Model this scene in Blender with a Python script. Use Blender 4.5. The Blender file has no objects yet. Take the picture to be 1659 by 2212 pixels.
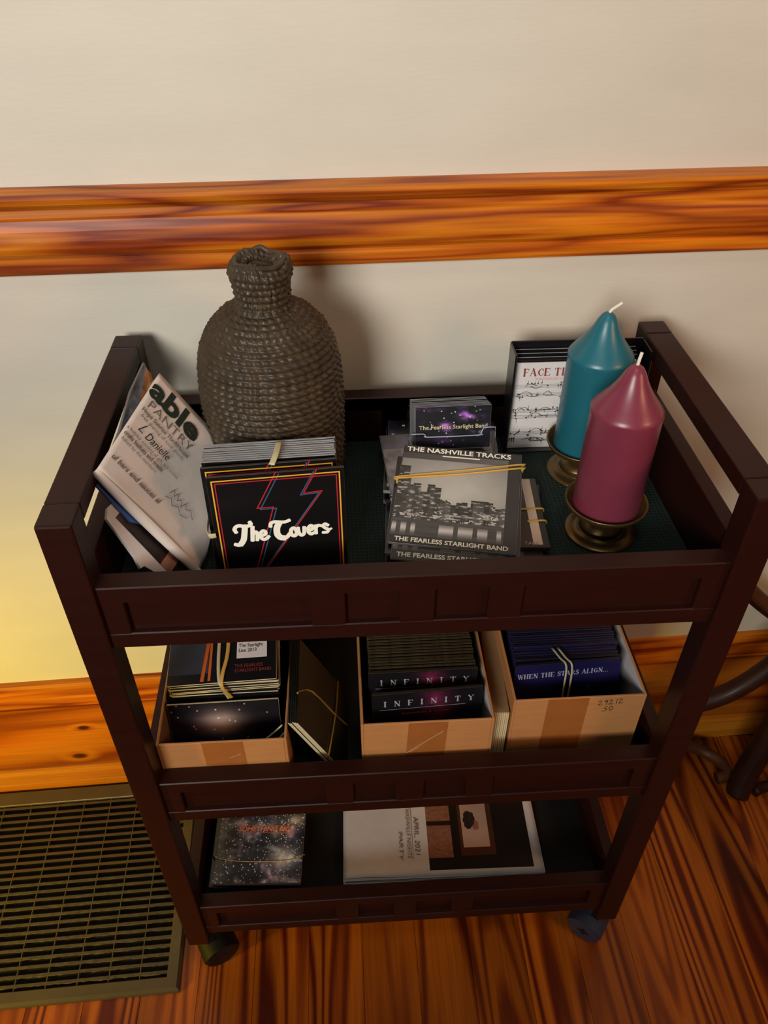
import bpy, bmesh, math, random
from mathutils import Matrix, Vector
random.seed(7)
R = math.radians
scene = bpy.context.scene
COL = scene.collection

# ------------------------------------------------------------------ camera
W, D, H = 0.63, 0.332, 0.891            # trolley width, depth, height
PW, PD = 0.0304, 0.0303                 # post section
WA = 0.0314                             # wall turned a little against the trolley
WALL = Matrix.Translation((0.315, 0.3622, 0)) @ Matrix.Rotation(WA, 4, 'Z')

cam_d = bpy.data.cameras.new('camera')
cam = bpy.data.objects.new('camera', cam_d)
COL.objects.link(cam)
scene.camera = cam
cam_d.sensor_fit = 'AUTO'
cam_d.sensor_width = 36
cam_d.lens = 1714.13 / 2212 * 36
cam_d.clip_start = 0.02
yaw, pitch, roll = 0.0599, -0.6934, 0.0006
fw = Vector((math.sin(yaw) * math.cos(pitch), math.cos(yaw) * math.cos(pitch), math.sin(pitch)))
rt = Vector((math.cos(yaw), -math.sin(yaw), 0))
up = rt.cross(fw)
rr = rt * math.cos(roll) + up * math.sin(roll)
uu = up * math.cos(roll) - rt * math.sin(roll)
cm = Matrix((rr, uu, -fw)).transposed().to_4x4()
cm.translation = (0.2538, -0.4998, 1.3096)
cam.matrix_world = cm

# ------------------------------------------------------------------ world, lights, exposure
world = bpy.data.worlds.new('world')
scene.world = world
world.use_nodes = True
bg = world.node_tree.nodes['Background']
bg.inputs[0].default_value = (0.80, 0.86, 1.0, 1)
bg.inputs[1].default_value = 0.03

def light(name, kind, loc, target, energy, color, size=0.5, size_y=None, spot=None, blend=0.5):
    d = bpy.data.lights.new(name, kind)
    d.energy = energy
    d.color = color
    if kind == 'AREA':
        d.shape = 'RECTANGLE'
        d.size = size
        d.size_y = size_y or size
    else:
        d.shadow_soft_size = size
    if kind == 'SPOT':
        d.spot_size = R(spot)
        d.spot_blend = blend
    o = bpy.data.objects.new(name, d)
    COL.objects.link(o)
    o.location = loc
    v = Vector(target) - Vector(loc)
    o.rotation_euler = v.to_track_quat('-Z', 'Y').to_euler()
    return o

wd = light('window_daylight', 'AREA', (-0.80, -2.30, 1.95), (0.12, 0.36, 1.33), 10.4, (1.0, 0.975, 0.925), 1.0, 0.8)
wd.data.spread = R(60)
light('ceiling_lamp', 'AREA', (0.30, -0.6, 2.6), (0.3, 0.36, 1.1), 4.0, (1.0, 0.95, 0.84), 0.5, 0.4)
light('table_lamp', 'SPOT', (-0.90, -0.50, 0.40), (-0.16, 0.36, 0.20), 58, (1.0, 0.70, 0.01), 0.05, spot=64, blend=1.0)
light('side_lamp', 'AREA', (1.7, -0.9, 1.5), (0.8, 0.36, 0.8), 7.5, (1.0, 0.50, 0.24), 0.35, 0.35)

scene.view_settings.view_transform = 'Standard'
scene.view_settings.look = 'None'
scene.view_settings.gamma = 1
scene.view_settings.use_curve_mapping = False
scene.view_settings.exposure = 0.0

# ------------------------------------------------------------------ helpers
def srgb(r, g, b):
    f = lambda c: (c / 255 / 12.92) if c / 255 <= 0.04045 else ((c / 255 + 0.055) / 1.055) ** 2.4
    return (f(r), f(g), f(b))

def link(o, parent=None):
    COL.objects.link(o)
    if parent is not None:
        o.parent = parent
    return o

def tag(o, label=None, cat=None, group=None, kind=None):
    if label: o['label'] = label
    if cat: o['category'] = cat
    if group: o['group'] = group
    if kind: o['kind'] = kind
    return o

def empty(name, loc=(0, 0, 0), rot=(0, 0, 0), label=None, cat=None, group=None, mat=None):
    o = bpy.data.objects.new(name, None)
    o.empty_display_size = 0.02
    COL.objects.link(o)
    if mat is not None:
        o.matrix_world = mat
    else:
        o.location = loc
        o.rotation_euler = rot
    return tag(o, label, cat, group)

def mesh_obj(name, verts, faces, mats, parent=None, smooth=False, fmat=None, cols=None):
    me = bpy.data.meshes.new(name)
    me.from_pydata([tuple(v) for v in verts], [], faces)
    for m in (mats if isinstance(mats, (list, tuple)) else [mats]):
        me.materials.append(m)
    if fmat:
        me.polygons.foreach_set('material_index', fmat)
    if smooth:
        me.polygons.foreach_set('use_smooth', [True] * len(me.polygons))
    if cols:
        a = me.color_attributes.new('Col', 'FLOAT_COLOR', 'CORNER')
        buf = []
        for p in me.polygons:
            c = cols[p.index]
            for _ in p.vertices:
                buf.extend((c[0], c[1], c[2], 1.0))
        a.data.foreach_set('color', buf)
    me.update()
    return link(bpy.data.objects.new(name, me), parent)

def from_bm(name, bm, mat, parent=None, smooth=False):
    me = bpy.data.meshes.new(name)
    bm.to_mesh(me)
    bm.free()
    for m in (mat if isinstance(mat, (list, tuple)) else [mat]):
        me.materials.append(m)
    if smooth:
        me.polygons.foreach_set('use_smooth', [True] * len(me.polygons))
    return link(bpy.data.objects.new(name, me), parent)

def bm_box(bm, lo, hi, bevel=0.0, seg=2, M=None):
    c = [(a + b) / 2 for a, b in zip(lo, hi)]
    s = [b - a for a, b in zip(lo, hi)]
    m = Matrix.Translation(c) @ Matrix.Diagonal((s[0], s[1], s[2], 1))
    r = bmesh.ops.create_cube(bm, size=1, matrix=m)
    vs = r['verts']
    if bevel > 0:
        es = list({e for v in vs for e in v.link_edges})
        r2 = bmesh.ops.bevel(bm, geom=es, offset=bevel, segments=seg, profile=0.6, affect='EDGES')
        vs = list({v for f in r2['faces'] for v in f.verts} | {v for v in vs if v.is_valid})
    if M is not None:
        bmesh.ops.transform(bm, matrix=M, verts=vs)
    return vs

def box(name, lo, hi, mat, parent=None, bevel=0.0012, seg=2, M=None):
    bm = bmesh.new()
    bm_box(bm, lo, hi, bevel, seg, M)
    return from_bm(name, bm, mat, parent)

def boxes(name, lst, mat, parent=None, bevel=0.0008):
    bm = bmesh.new()
    for lo, hi in lst:
        bm_box(bm, lo, hi, bevel, 1)
    return from_bm(name, bm, mat, parent)

def lathe(name, prof, mat, parent=None, seg=64, center=(0, 0), smooth=True, cap=True):
    v, f = [], []
    n = len(prof)
    for (r, z) in prof:
        for k in range(seg):
            a = 2 * math.pi * k / seg
            v.append((center[0] + r * math.cos(a), center[1] + r * math.sin(a), z))
    for i in range(n - 1):
        for k in range(seg):
            k2 = (k + 1) % seg
            f.append((i * seg + k, i * seg + k2, (i + 1) * seg + k2, (i + 1) * seg + k))
    if cap:
        f.append(tuple(range(seg - 1, -1, -1)))
        f.append(tuple((n - 1) * seg + k for k in range(seg)))
    o = mesh_obj(name, v, f, mat, parent, smooth)
    return o

def tube(name, pts, rad, mat, parent=None, seg=8, closed=False, flat=None, smooth=True, sub=6):
    """tube along a Catmull-Rom path; rad a number or one per point; flat=(w,h) gives a flattened ribbon section"""
    P = [Vector(p) for p in pts]
    n = len(P)
    rads = rad if isinstance(rad, (list, tuple)) else [rad] * n
    Q, RR = [], []
    if sub <= 1:
        Q = P[:]; RR = list(rads)
    else:
        rng = n if closed else n - 1
        for i in range(rng):
            p0 = P[(i - 1) % n] if (closed or i > 0) else P[0]
            p1 = P[i]; p2 = P[(i + 1) % n]
            p3 = P[(i + 2) % n] if (closed or i + 2 < n) else P[-1]
            for k in range(sub):
                t = k / sub
                Q.append(0.5 * ((2 * p1) + (p2 - p0) * t + (2 * p0 - 5 * p1 + 4 * p2 - p3) * t * t + (3 * p1 - p0 - 3 * p2 + p3) * t ** 3))
                RR.append(rads[i] * (1 - t) + rads[(i + 1) % n] * t)
        if not closed:
            Q.append(P[-1]); RR.append(rads[-1])
    v, f = [], []
    m = len(Q)
    ref = None
    for i in range(m):
        a = Q[(i - 1) % m] if (closed or i > 0) else Q[i]
        b = Q[(i + 1) % m] if (closed or i + 1 < m) else Q[i]
        t = (b - a).normalized()
        if ref is None:
            ref = Vector((0, 0, 1)) if abs(t.z) < 0.9 else Vector((0, 1, 0))
        s = t.cross(ref)
        s = s.normalized() if s.length > 1e-6 else Vector((1, 0, 0))
        u = s.cross(t).normalized()
        ref = u
        for k in range(seg):
            an = 2 * math.pi * k / seg
            if flat:
                v.append(Q[i] + s * (flat[0] * math.cos(an)) + u * (flat[1] * math.sin(an)))
            else:
                v.append(Q[i] + s * (RR[i] * math.cos(an)) + u * (RR[i] * math.sin(an)))
    for i in range(m if closed else m - 1):
        j = (i + 1) % m
        for k in range(seg):
            k2 = (k + 1) % seg
            f.append((i * seg + k, i * seg + k2, j * seg + k2, j * seg + k))
    if not closed:
        f.append(tuple(range(seg - 1, -1, -1)))
        f.append(tuple((m - 1) * seg + k for k in range(seg)))
    return mesh_obj(name, v, f, mat, parent, smooth)

def frame(origin, ex, ez):
    """matrix: local x = ex, local y = up direction ez, local z = normal (for prints)"""
    ex = Vector(ex).normalized(); ey = Vector(ez).normalized(); n = ex.cross(ey).normalized()
    ey = n.cross(ex)
    m = Matrix((ex, ey, n)).transposed().to_4x4()
    m.translation = origin
    return m

# flat printing: every helper works in a 2D (x, y) frame carried by the matrix M, 0.2 mm proud of the paper
def strokes(name, lines, width, mat, parent, M, eps=0.00025, round_=False):
    v, f = [], []
    for ln in lines:
        w = width
        if isinstance(ln, tuple) and isinstance(ln[0], (int, float)) and isinstance(ln[1], list):
            w, ln = ln
        for i in range(len(ln) - 1):
            a, b = Vector((*ln[i], 0)), Vector((*ln[i + 1], 0))
            d = (b - a)
            if d.length < 1e-9: continue
            d.normalize()
            nrm = Vector((-d.y, d.x, 0)) * w / 2
            e = d * w * 0.35
            k = len(v)
            z = Vector((0, 0, eps + len(f) * 1.5e-6))
            v += [M @ (a - e - nrm + z), M @ (b + e - nrm + z), M @ (b + e + nrm + z), M @ (a - e + nrm + z)]
            f.append((k, k + 1, k + 2, k + 3))
        if round_:
            for p_ in ln:
                k = len(v)
                for q_ in range(10):
                    an = 2 * math.pi * q_ / 10
                    v.append(M @ Vector((p_[0] + w * .5 * math.cos(an), p_[1] + w * .5 * math.sin(an), eps + len(f) * 1.5e-6)))
                f.append(tuple(range(k, k + 10)))
    return mesh_obj(name, v, f, mat, parent)

def quads(name, rects, mat, parent, M, eps=0.0002):
    v, f = [], []
    for (x0, y0, x1, y1) in rects:
        k = len(v)
        v += [M @ Vector((x0, y0, eps)), M @ Vector((x1, y0, eps)), M @ Vector((x1, y1, eps)), M @ Vector((x0, y1, eps))]
        f.append((k, k + 1, k + 2, k + 3))
    return mesh_obj(name, v, f, mat, parent)

def text(name, s, size, mat, parent, M, eps=0.0003, shear=0.0, bold=0.0, width=None, align='LEFT', spacing=1.0):
    c = bpy.data.curves.new(name, 'FONT')
    c.body = s
    c.size = size
    c.shear = shear
    c.offset = bold
    c.space_character = spacing
    c.align_x = align
    c.resolution_u = 3
    t = bpy.data.objects.new(name, c)
    COL.objects.link(t)
    bpy.context.view_layer.update()
    dg = bpy.context.evaluated_depsgraph_get()
    me = bpy.data.meshes.new_from_object(t.evaluated_get(dg))
    bpy.data.objects.remove(t)
    sx = 1.0
    if width:
        xs = [v.co.x for v in me.vertices]
        sx = width / (max(xs) - min(xs))
    me.transform(M @ Matrix.Translation((0, 0, eps)) @ Matrix.Diagonal((sx, 1, 1, 1)))
    me.materials.clear()
    me.materials.append(mat)
    return link(bpy.data.objects.new(name, me), parent)

def picture(name, w, h, nx, ny, fn, mat, parent, M, eps=0.00015, x0=0, y0=0):
    """printed picture: a grid of small coloured faces; fn(u,v) -> sRGB 0..255, v=0 at the bottom"""
    v, f, c = [], [], []
    for j in range(ny + 1):
        for i in range(nx + 1):
            v.append(M @ Vector((x0 + w * i / nx, y0 + h * j / ny, eps)))
    for j in range(ny):
        for i in range(nx):
            a = j * (nx + 1) + i
            f.append((a, a + 1, a + nx + 2, a + nx + 1))
            c.append(srgb(*[max(0, min(255, q)) for q in fn((i + .5) / nx, (j + .5) / ny)]))
    return mesh_obj(name, v, f, mat, parent, cols=c)

# value noise for the printed pictures
_h = {}
def hsh(i, j, s=0):
    k = (i, j, s)
    if k not in _h:
        _h[k] = random.Random(i * 7349 + j * 9151 + s * 331).random()
    return _h[k]
def vn(x, y, s=0):
    i, j = math.floor(x), math.floor(y)
    a, b = x - i, y - j
    a = a * a * (3 - 2 * a); b = b * b * (3 - 2 * b)
    return (hsh(i, j, s) * (1 - a) + hsh(i + 1, j, s) * a) * (1 - b) + (hsh(i, j + 1, s) * (1 - a) + hsh(i + 1, j + 1, s) * a) * b
def fbm(x, y, s=0):
    return vn(x, y, s) * .5 + vn(x * 2.1, y * 2.1, s + 1) * .3 + vn(x * 4.3, y * 4.3, s + 2) * .2

# ------------------------------------------------------------------ materials
def new_mat(name):
    m = bpy.data.materials.new(name)
    m.use_nodes = True
    return m, m.node_tree.nodes, m.node_tree.links, m.node_tree.nodes['Principled BSDF']

def setp(b, color=None, rough=0.5, metal=0.0, coat=0.0, coat_r=0.1, spec=0.5, sub=0.0, subr=(1, .4, .3)):
    if color is not None: b.inputs['Base Color'].default_value = (*color, 1)
    b.inputs['Roughness'].default_value = rough
    b.inputs['Metallic'].default_value = metal
    b.inputs['Coat Weight'].default_value = coat
    b.inputs['Coat Roughness'].default_value = coat_r
    b.inputs['Specular IOR Level'].default_value = spec
    if sub:
        b.inputs['Subsurface Weight'].default_value = sub
        b.inputs['Subsurface Radius'].default_value = subr
        b.inputs['Subsurface Scale'].default_value = 0.01

def plain(name, color, rough=0.5, metal=0.0, coat=0.0, coat_r=0.1, spec=0.5, var=0.0, nscale=40, bump=0.0, bscale=200, sub=0.0, subr=(1, .4, .3), stretch=(1, 1, 1)):
    m, n, l, b = new_mat(name)
    setp(b, color, rough, metal, coat, coat_r, spec, sub, subr)
    tc = n.new('ShaderNodeTexCoord')
    mp = n.new('ShaderNodeMapping')
    mp.inputs['Scale'].default_value = stretch
    l.new(tc.outputs['Object'], mp.inputs['Vector'])
    if var:
        nz = n.new('ShaderNodeTexNoise'); nz.inputs['Scale'].default_value = nscale; nz.inputs['Detail'].default_value = 5
        l.new(mp.outputs[0], nz.inputs['Vector'])
        cr = n.new('ShaderNodeValToRGB')
        cr.color_ramp.elements[0].position = 0.3
        cr.color_ramp.elements[1].position = 0.7
        cr.color_ramp.elements[0].color = (*[c * (1 - var) for c in color], 1)
        cr.color_ramp.elements[1].color = (*[min(1, c * (1 + var)) for c in color], 1)
        l.new(nz.outputs['Fac'], cr.inputs[0])
        l.new(cr.outputs[0], b.inputs['Base Color'])
    if bump:
        nb = n.new('ShaderNodeTexNoise'); nb.inputs['Scale'].default_value = bscale; nb.inputs['Detail'].default_value = 3
        l.new(mp.outputs[0], nb.inputs['Vector'])
        bp = n.new('ShaderNodeBump'); bp.inputs['Strength'].default_value = bump; bp.inputs['Distance'].default_value = 0.001
        l.new(nb.outputs['Fac'], bp.inputs['Height'])
        l.new(bp.outputs[0], b.inputs['Normal'])
    return m

def wood(name, light_c, mid_c, dark_c, along='Y', scale=9.0, rings=7.0, rough=0.3, coat=0.5, rnd=True, stretch=9.0, knots=None, fine=0.35, detail=1.6, ramp=(0.12, 0.55, 0.92), cmin=0.25):
    """plain-sawn pine: contour lines of a long stretched noise give cathedral grain"""
    m, n, l, b = new_mat(name)
    setp(b, None, rough, 0, coat, 0.22, 0.3)
    tc = n.new('ShaderNodeTexCoord')
    mp = n.new('ShaderNodeMapping')
    s = [scale, scale, scale]
    s['XYZ'.index(along)] = scale / stretch
    mp.inputs['Scale'].default_value = s
    vec = tc.outputs['Object']
    if rnd:
        oi = n.new('ShaderNodeObjectInfo')
        mu = n.new('ShaderNodeMath'); mu.operation = 'MULTIPLY'; mu.inputs[1].default_value = 37.0
        l.new(oi.outputs['Random'], mu.inputs[0])
        cb = n.new('ShaderNodeCombineXYZ')
        for k in range(3): l.new(mu.outputs[0], cb.inputs[k])
        va = n.new('ShaderNodeVectorMath'); va.operation = 'ADD'
        l.new(vec, va.inputs[0]); l.new(cb.outputs[0], va.inputs[1])
        vec = va.outputs[0]
    l.new(vec, mp.inputs['Vector'])
    nz = n.new('ShaderNodeTexNoise'); nz.inputs['Scale'].default_value = 1.0; nz.inputs['Detail'].default_value = detail; nz.inputs['Roughness'].default_value = 0.35
    l.new(mp.outputs[0], nz.inputs['Vector'])
    val = nz.outputs['Fac']
    knot_f = None
    if knots:
        for (kx, ky, kz, kr) in knots:
            d = n.new('ShaderNodeVectorMath'); d.operation = 'SUBTRACT'
            l.new(tc.outputs['Object'], d.inputs[0]); d.inputs[1].default_value = (kx, ky, kz)
            sc = n.new('ShaderNodeVectorMath'); sc.operation = 'MULTIPLY'; sc.inputs[1].default_value = (0.55, 0.2, 1.0)
            l.new(d.outputs[0], sc.inputs[0])
            le = n.new('ShaderNodeVectorMath'); le.operation = 'LENGTH'
            l.new(sc.outputs[0], le.inputs[0])
            mr = n.new('ShaderNodeMapRange'); mr.interpolation_type = 'SMOOTHSTEP'
            mr.inputs['From Min'].default_value = kr * 3.2; mr.inputs['From Max'].default_value = 0
            mr.inputs['To Min'].default_value = 0; mr.inputs['To Max'].default_value = 0.22
            l.new(le.outputs['Value'], mr.inputs['Value'])
            ad = n.new('ShaderNodeMath'); ad.operation = 'ADD'
            l.new(val, ad.inputs[0]); l.new(mr.outputs[0], ad.inputs[1]); val = ad.outputs[0]
            m2 = n.new('ShaderNodeMapRange')
            m2.inputs['From Min'].default_value = kr * 1.15; m2.inputs['From Max'].default_value = kr * 0.6
            m2.inputs['To Min'].default_value = 0; m2.inputs['To Max'].default_value = 0.85
            l.new(le.outputs['Value'], m2.inputs['Value'])
            if knot_f is None: knot_f = m2.outputs[0]
            else:
                mx = n.new('ShaderNodeMath'); mx.operation = 'MAXIMUM'
                l.new(knot_f, mx.inputs[0]); l.new(m2.outputs[0], mx.inputs[1]); knot_f = mx.outputs[0]
    mu2 = n.new('ShaderNodeMath'); mu2.operation = 'MULTIPLY'; mu2.inputs[1].default_value = rings * 6
    l.new(val, mu2.inputs[0])
    pp = n.new('ShaderNodeMath'); pp.operation = 'PINGPONG'; pp.inputs[1].default_value = 1.0
    l.new(mu2.outputs[0], pp.inputs[0])
    cr = n.new('ShaderNodeValToRGB')
    e = cr.color_ramp.elements
    e[0].position = ramp[0]; e[0].color = (*light_c, 1)
    e[1].position = ramp[2]; e[1].color = (*dark_c, 1)
    k = e.new(ramp[1]); k.color = (*mid_c, 1)
    l.new(pp.outputs[0], cr.inputs[0])
    nv_ = n.new('ShaderNodeTexNoise'); nv_.inputs['Scale'].default_value = 0.55; nv_.inputs['Detail'].default_value = 1
    l.new(mp.outputs[0], nv_.inputs['Vector'])
    mv = n.new('ShaderNodeMapRange'); mv.inputs['From Min'].default_value = 0.36; mv.inputs['From Max'].default_value = 0.58
    mv.inputs['To Min'].default_value = cmin; mv.inputs['To Max'].default_value = 1.0
    l.new(nv_.outputs['Fac'], mv.inputs['Value'])
    mc = n.new('ShaderNodeMix'); mc.data_type = 'RGBA'
    l.new(mv.outputs[0], mc.inputs['Factor']); mc.inputs[6].default_value = (*[a * .6 + b_ * .4 for a, b_ in zip(light_c, mid_c)], 1); l.new(cr.outputs[0], mc.inputs[7])
    # fine fibre
    mp2 = n.new('ShaderNodeMapping')
    s2 = [260, 260, 260]; s2['XYZ'.index(along)] = 7
    mp2.inputs['Scale'].default_value = s2
    l.new(vec, mp2.inputs['Vector'])
    nf = n.new('ShaderNodeTexNoise'); nf.inputs['Scale'].default_value = 1; nf.inputs['Detail'].default_value = 2
    l.new(mp2.outputs[0], nf.inputs['Vector'])
    mr = n.new('ShaderNodeMapRange'); mr.inputs['To Min'].default_value = 1 - fine; mr.inputs['To Max'].default_value = 1 + fine
    l.new(nf.outputs['Fac'], mr.inputs['Value'])
    # broad tone
    mp3 = n.new('ShaderNodeMapping')
    s3 = [7, 7, 7]; s3['XYZ'.index(along)] = 1.2
    mp3.inputs['Scale'].default_value = s3
    l.new(vec, mp3.inputs['Vector'])
    nb = n.new('ShaderNodeTexNoise'); nb.inputs['Scale'].default_value = 1.3; nb.inputs['Detail'].default_value = 1
    l.new(mp3.outputs[0], nb.inputs['Vector'])
    mb = n.new('ShaderNodeMapRange'); mb.inputs['From Min'].default_value = 0.3; mb.inputs['From Max'].default_value = 0.7
    mb.inputs['To Min'].default_value = 0.72; mb.inputs['To Max'].default_value = 1.25
    l.new(nb.outputs['Fac'], mb.inputs['Value'])
    mm = n.new('ShaderNodeMath'); mm.operation = 'MULTIPLY'
    l.new(mr.outputs[0], mm.inputs[0]); l.new(mb.outputs[0], mm.inputs[1])
    vm = n.new('ShaderNodeVectorMath'); vm.operation = 'SCALE'
    l.new(mc.outputs[2], vm.inputs[0]); l.new(mm.outputs[0], vm.inputs['Scale'])
    out = vm.outputs[0]
    if knot_f is not None:
        mixn = n.new('ShaderNodeMix'); mixn.data_type = 'RGBA'
        l.new(knot_f, mixn.inputs['Factor']); l.new(out, mixn.inputs[6]); mixn.inputs[7].default_value = (0.015, 0.004, 0.001, 1)
        out = mixn.outputs[2]
    l.new(out, b.inputs['Base Color'])
    bp = n.new('ShaderNodeBump'); bp.inputs['Strength'].default_value = 0.12; bp.inputs['Distance'].default_value = 0.001
    l.new(nf.outputs['Fac'], bp.inputs['Height']); l.new(bp.outputs[0], b.inputs['Normal'])
    return m

def attr_mat(name, rough=0.5, coat=0.0, coat_r=0.1, bump=0.0):
    m, n, l, b = new_mat(name)
    setp(b, None, rough, 0, coat, coat_r)
    a = n.new('ShaderNodeAttribute'); a.attribute_name = 'Col'
    l.new(a.outputs['Color'], b.inputs['Base Color'])
    if bump:
        tc = n.new('ShaderNodeTexCoord')
        nb = n.new('ShaderNodeTexNoise'); nb.inputs['Scale'].default_value = 22; nb.inputs['Detail'].default_value = 2
        l.new(tc.outputs['Object'], nb.inputs['Vector'])
        bp = n.new('ShaderNodeBump'); bp.inputs['Strength'].default_value = bump; bp.inputs['Distance'].default_value = 0.002
        l.new(nb.outputs['Fac'], bp.inputs['Height']); l.new(bp.outputs[0], b.inputs['Coat Normal'])
    return m

M_WALL = plain('wall_paint', srgb(204, 196, 180), 0.75, var=0.035, nscale=6, bump=0.25, bscale=90, stretch=(1, 1, 3))
M_FLOOR = wood('floor_pine', srgb(172, 92, 16), srgb(144, 66, 10), srgb(88, 28, 5), 'Y', scale=15, rings=3.4, rough=0.36, coat=0.15, stretch=16, detail=0.9, ramp=(0.36, 0.58, 0.86))
M_RAIL = wood('rail_pine', srgb(192, 108, 14), srgb(172, 82, 9), srgb(122, 44, 5), 'X', scale=40, rings=1.5, rough=0.42, coat=0.18, rnd=False, stretch=16, fine=0.5, detail=2.5, cmin=0.75)
M_BASE = wood('baseboard_pine', srgb(186, 108, 22), srgb(168, 84, 13), srgb(120, 46, 6), 'X', scale=13, rings=1.0, rough=0.4, coat=0.3, rnd=False, stretch=10, fine=0.35, detail=1.2, cmin=0.6,
              knots=[(-0.5230, -0.014, 0.1665, 0.0058), (-0.5480, -0.014, 0.0860, 0.0078)])
M_SHOE = wood('shoe_pine', srgb(206, 132, 34), srgb(190, 106, 20), srgb(150, 66, 8), 'X', scale=24, rings=0.6, rough=0.34, coat=0.2, rnd=False, stretch=20, fine=0.3)
M_CART = plain('espresso_lacquer', srgb(42, 14, 8), 0.42, coat=0.0, coat_r=0.3, spec=0.28, var=0.12, nscale=14, bump=0.05, bscale=500, stretch=(1, 6, 6))
M_MAT = None
M_BLACKFLOOR = plain('shelf_black', srgb(12, 9, 8), 0.75)
M_PLASTIC = plain('caster_plastic', srgb(52, 60, 80), 0.38, var=0.1)
M_PLASTIC_D = plain('caster_dark', srgb(9, 9, 10), 0.5)
M_GRILLE = plain('register_paint', srgb(84, 73, 54), 0.5, coat=0.1, var=0.12, nscale=30)
M_DUST = plain('register_dust', srgb(86, 78, 66), 0.9, var=0.25, nscale=120, bump=0.6, bscale=400)
M_DUCT = plain('duct_dark', srgb(8, 7, 6), 0.9)
M_BLACK = plain('sleeve_black', srgb(17, 14, 16), 0.35, coat=0.4, coat_r=0.15)
M_DKBROWN = plain('sleeve_edge_dark', srgb(52, 42, 34), 0.4, coat=0.3)
M_SILVER = plain('sleeve_edge_silver', srgb(150, 150, 152), 0.35, coat=0.4)
M_CREAM = plain('paper_cream', srgb(222, 206, 160), 0.7)
M_PAPER = plain('paper_white', srgb(226, 218, 214), 0.7, var=0.03, nscale=60)
M_NEWS = plain('newsprint', srgb(214, 200, 190), 0.85, var=0.04, nscale=30, bump=0.3, bscale=70)
M_NEWS_IN = plain('newsprint_inner', srgb(198, 176, 172), 0.85, var=0.04, nscale=30)
M_INK = plain('ink_black', srgb(34, 30, 28), 0.7)
M_INKG = plain('ink_green_black', srgb(24, 40, 30), 0.7)
M_INKS = plain('ink_grey', srgb(112, 100, 92), 0.8)
M_WHITEINK = plain('print_white', srgb(252, 248, 230), 0.5)
M_GOLDINK = plain('print_gold', srgb(236, 176, 52), 0.35, coat=0.3)
M_REDINK = plain('print_red', srgb(190, 40, 52), 0.4, coat=0.3)
M_BLUEINK = plain('print_blue', srgb(58, 92, 122), 0.4, coat=0.3)
M_SALMON = plain('print_salmon', srgb(240, 140, 108), 0.5)
M_REDTXT = plain('print_brown_red', srgb(150, 56, 50), 0.6)
M_GREYTXT = plain('print_pale_grey', srgb(170, 172, 190), 0.5)
M_NAVY = plain('sleeve_navy', srgb(28, 26, 74), 0.38, coat=0.35, coat_r=0.2, var=0.15, nscale=12)
M_NAVY_E = plain('sleeve_edge_navy', srgb(30, 25, 42), 0.4, coat=0.3)
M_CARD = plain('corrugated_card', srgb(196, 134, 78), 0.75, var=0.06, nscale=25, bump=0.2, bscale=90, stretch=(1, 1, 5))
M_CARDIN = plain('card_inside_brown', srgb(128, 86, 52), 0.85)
M_CARDW = plain('card_inside_white', srgb(226, 222, 224), 0.7, var=0.12, nscale=14)
M_TAPE = plain('packing_tape', srgb(172, 104, 50), 0.3, coat=0.5, coat_r=0.25, var=0.08, nscale=40, bump=0.2, bscale=30)
M_BAND = plain('rubber_tan', srgb(214, 166, 76), 0.5, sub=0.1)
M_BANDP = plain('rubber_pale', srgb(206, 192, 150), 0.5, sub=0.1)
M_TEAL = plain('wax_teal', srgb(32, 106, 120), 0.36, coat=0.15, coat_r=0.3, sub=0.35, subr=(.15, .5, .6), var=0.05, nscale=30)
M_PLUM = plain('wax_plum', srgb(132, 54, 72), 0.34, coat=0.15, coat_r=0.3, sub=0.35, subr=(.8, .2, .3), var=0.05, nscale=30)
M_WICK = plain('wick', srgb(232, 224, 208), 0.8)
M_BRASS = plain('aged_brass', srgb(118, 94, 58), 0.34, metal=0.8, var=0.2, nscale=50, bump=0.1)
M_VASE = plain('woven_glaze', srgb(62, 50, 35), 0.52, coat=0.12, coat_r=0.2, spec=0.3, var=0.3, nscale=60)
M_VASE_IN = plain('vase_inside', srgb(90, 60, 38), 0.7)
M_CHAIR = plain('dark_bentwood', srgb(44, 20, 11), 0.5, coat=0.05, spec=0.3, var=0.25, nscale=30)
M_CHAIR2 = plain('brown_bentwood', srgb(84, 46, 22), 0.5, coat=0.05, spec=0.3, var=0.25, nscale=30)
P_MATTE = attr_mat('picture_print', 0.5)
P_GLOSS = attr_mat('picture_print_glossy', 0.4, coat=0.8, coat_r=0.12, bump=0.5)
P_SOFT = attr_mat('picture_print_semi', 0.45, coat=0.3, coat_r=0.25, bump=0.2)

M_CLEAR, n_, l_, b_ = new_mat('clear_acrylic')
setp(b_, (0.95, 0.96, 1), 0.08, 0)
b_.inputs['Transmission Weight'].default_value = 1.0
b_.inputs['IOR'].default_value = 1.45

def mesh_mat():
    m, n, l, b = new_mat('green_gripper')
    setp(b, None, 0.85)
    tc = n.new('ShaderNodeTexCoord')
    vo = n.new('ShaderNodeTexVoronoi'); vo.inputs['Scale'].default_value = 210; vo.inputs['Randomness'].default_value = 0.15
    l.new(tc.outputs['Object'], vo.inputs['Vector'])
    cr = n.new('ShaderNodeValToRGB')
    cr.color_ramp.elements[0].position = 0.25; cr.color_ramp.elements[0].color = (*srgb(8, 16, 14), 1)
    cr.color_ramp.elements[1].position = 0.55; cr.color_ramp.elements[1].color = (*srgb(20, 46, 38), 1)
    l.new(vo.outputs['Distance'], cr.inputs[0]); l.new(cr.outputs[0], b.inputs['Base Color'])
    bp = n.new('ShaderNodeBump'); bp.inputs['Strength'].default_value = 0.8; bp.inputs['Distance'].default_value = 0.002
    l.new(vo.outputs['Distance'], bp.inputs['Height']); l.new(bp.outputs[0], b.inputs['Normal'])
    return m
M_MAT = mesh_mat()

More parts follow.
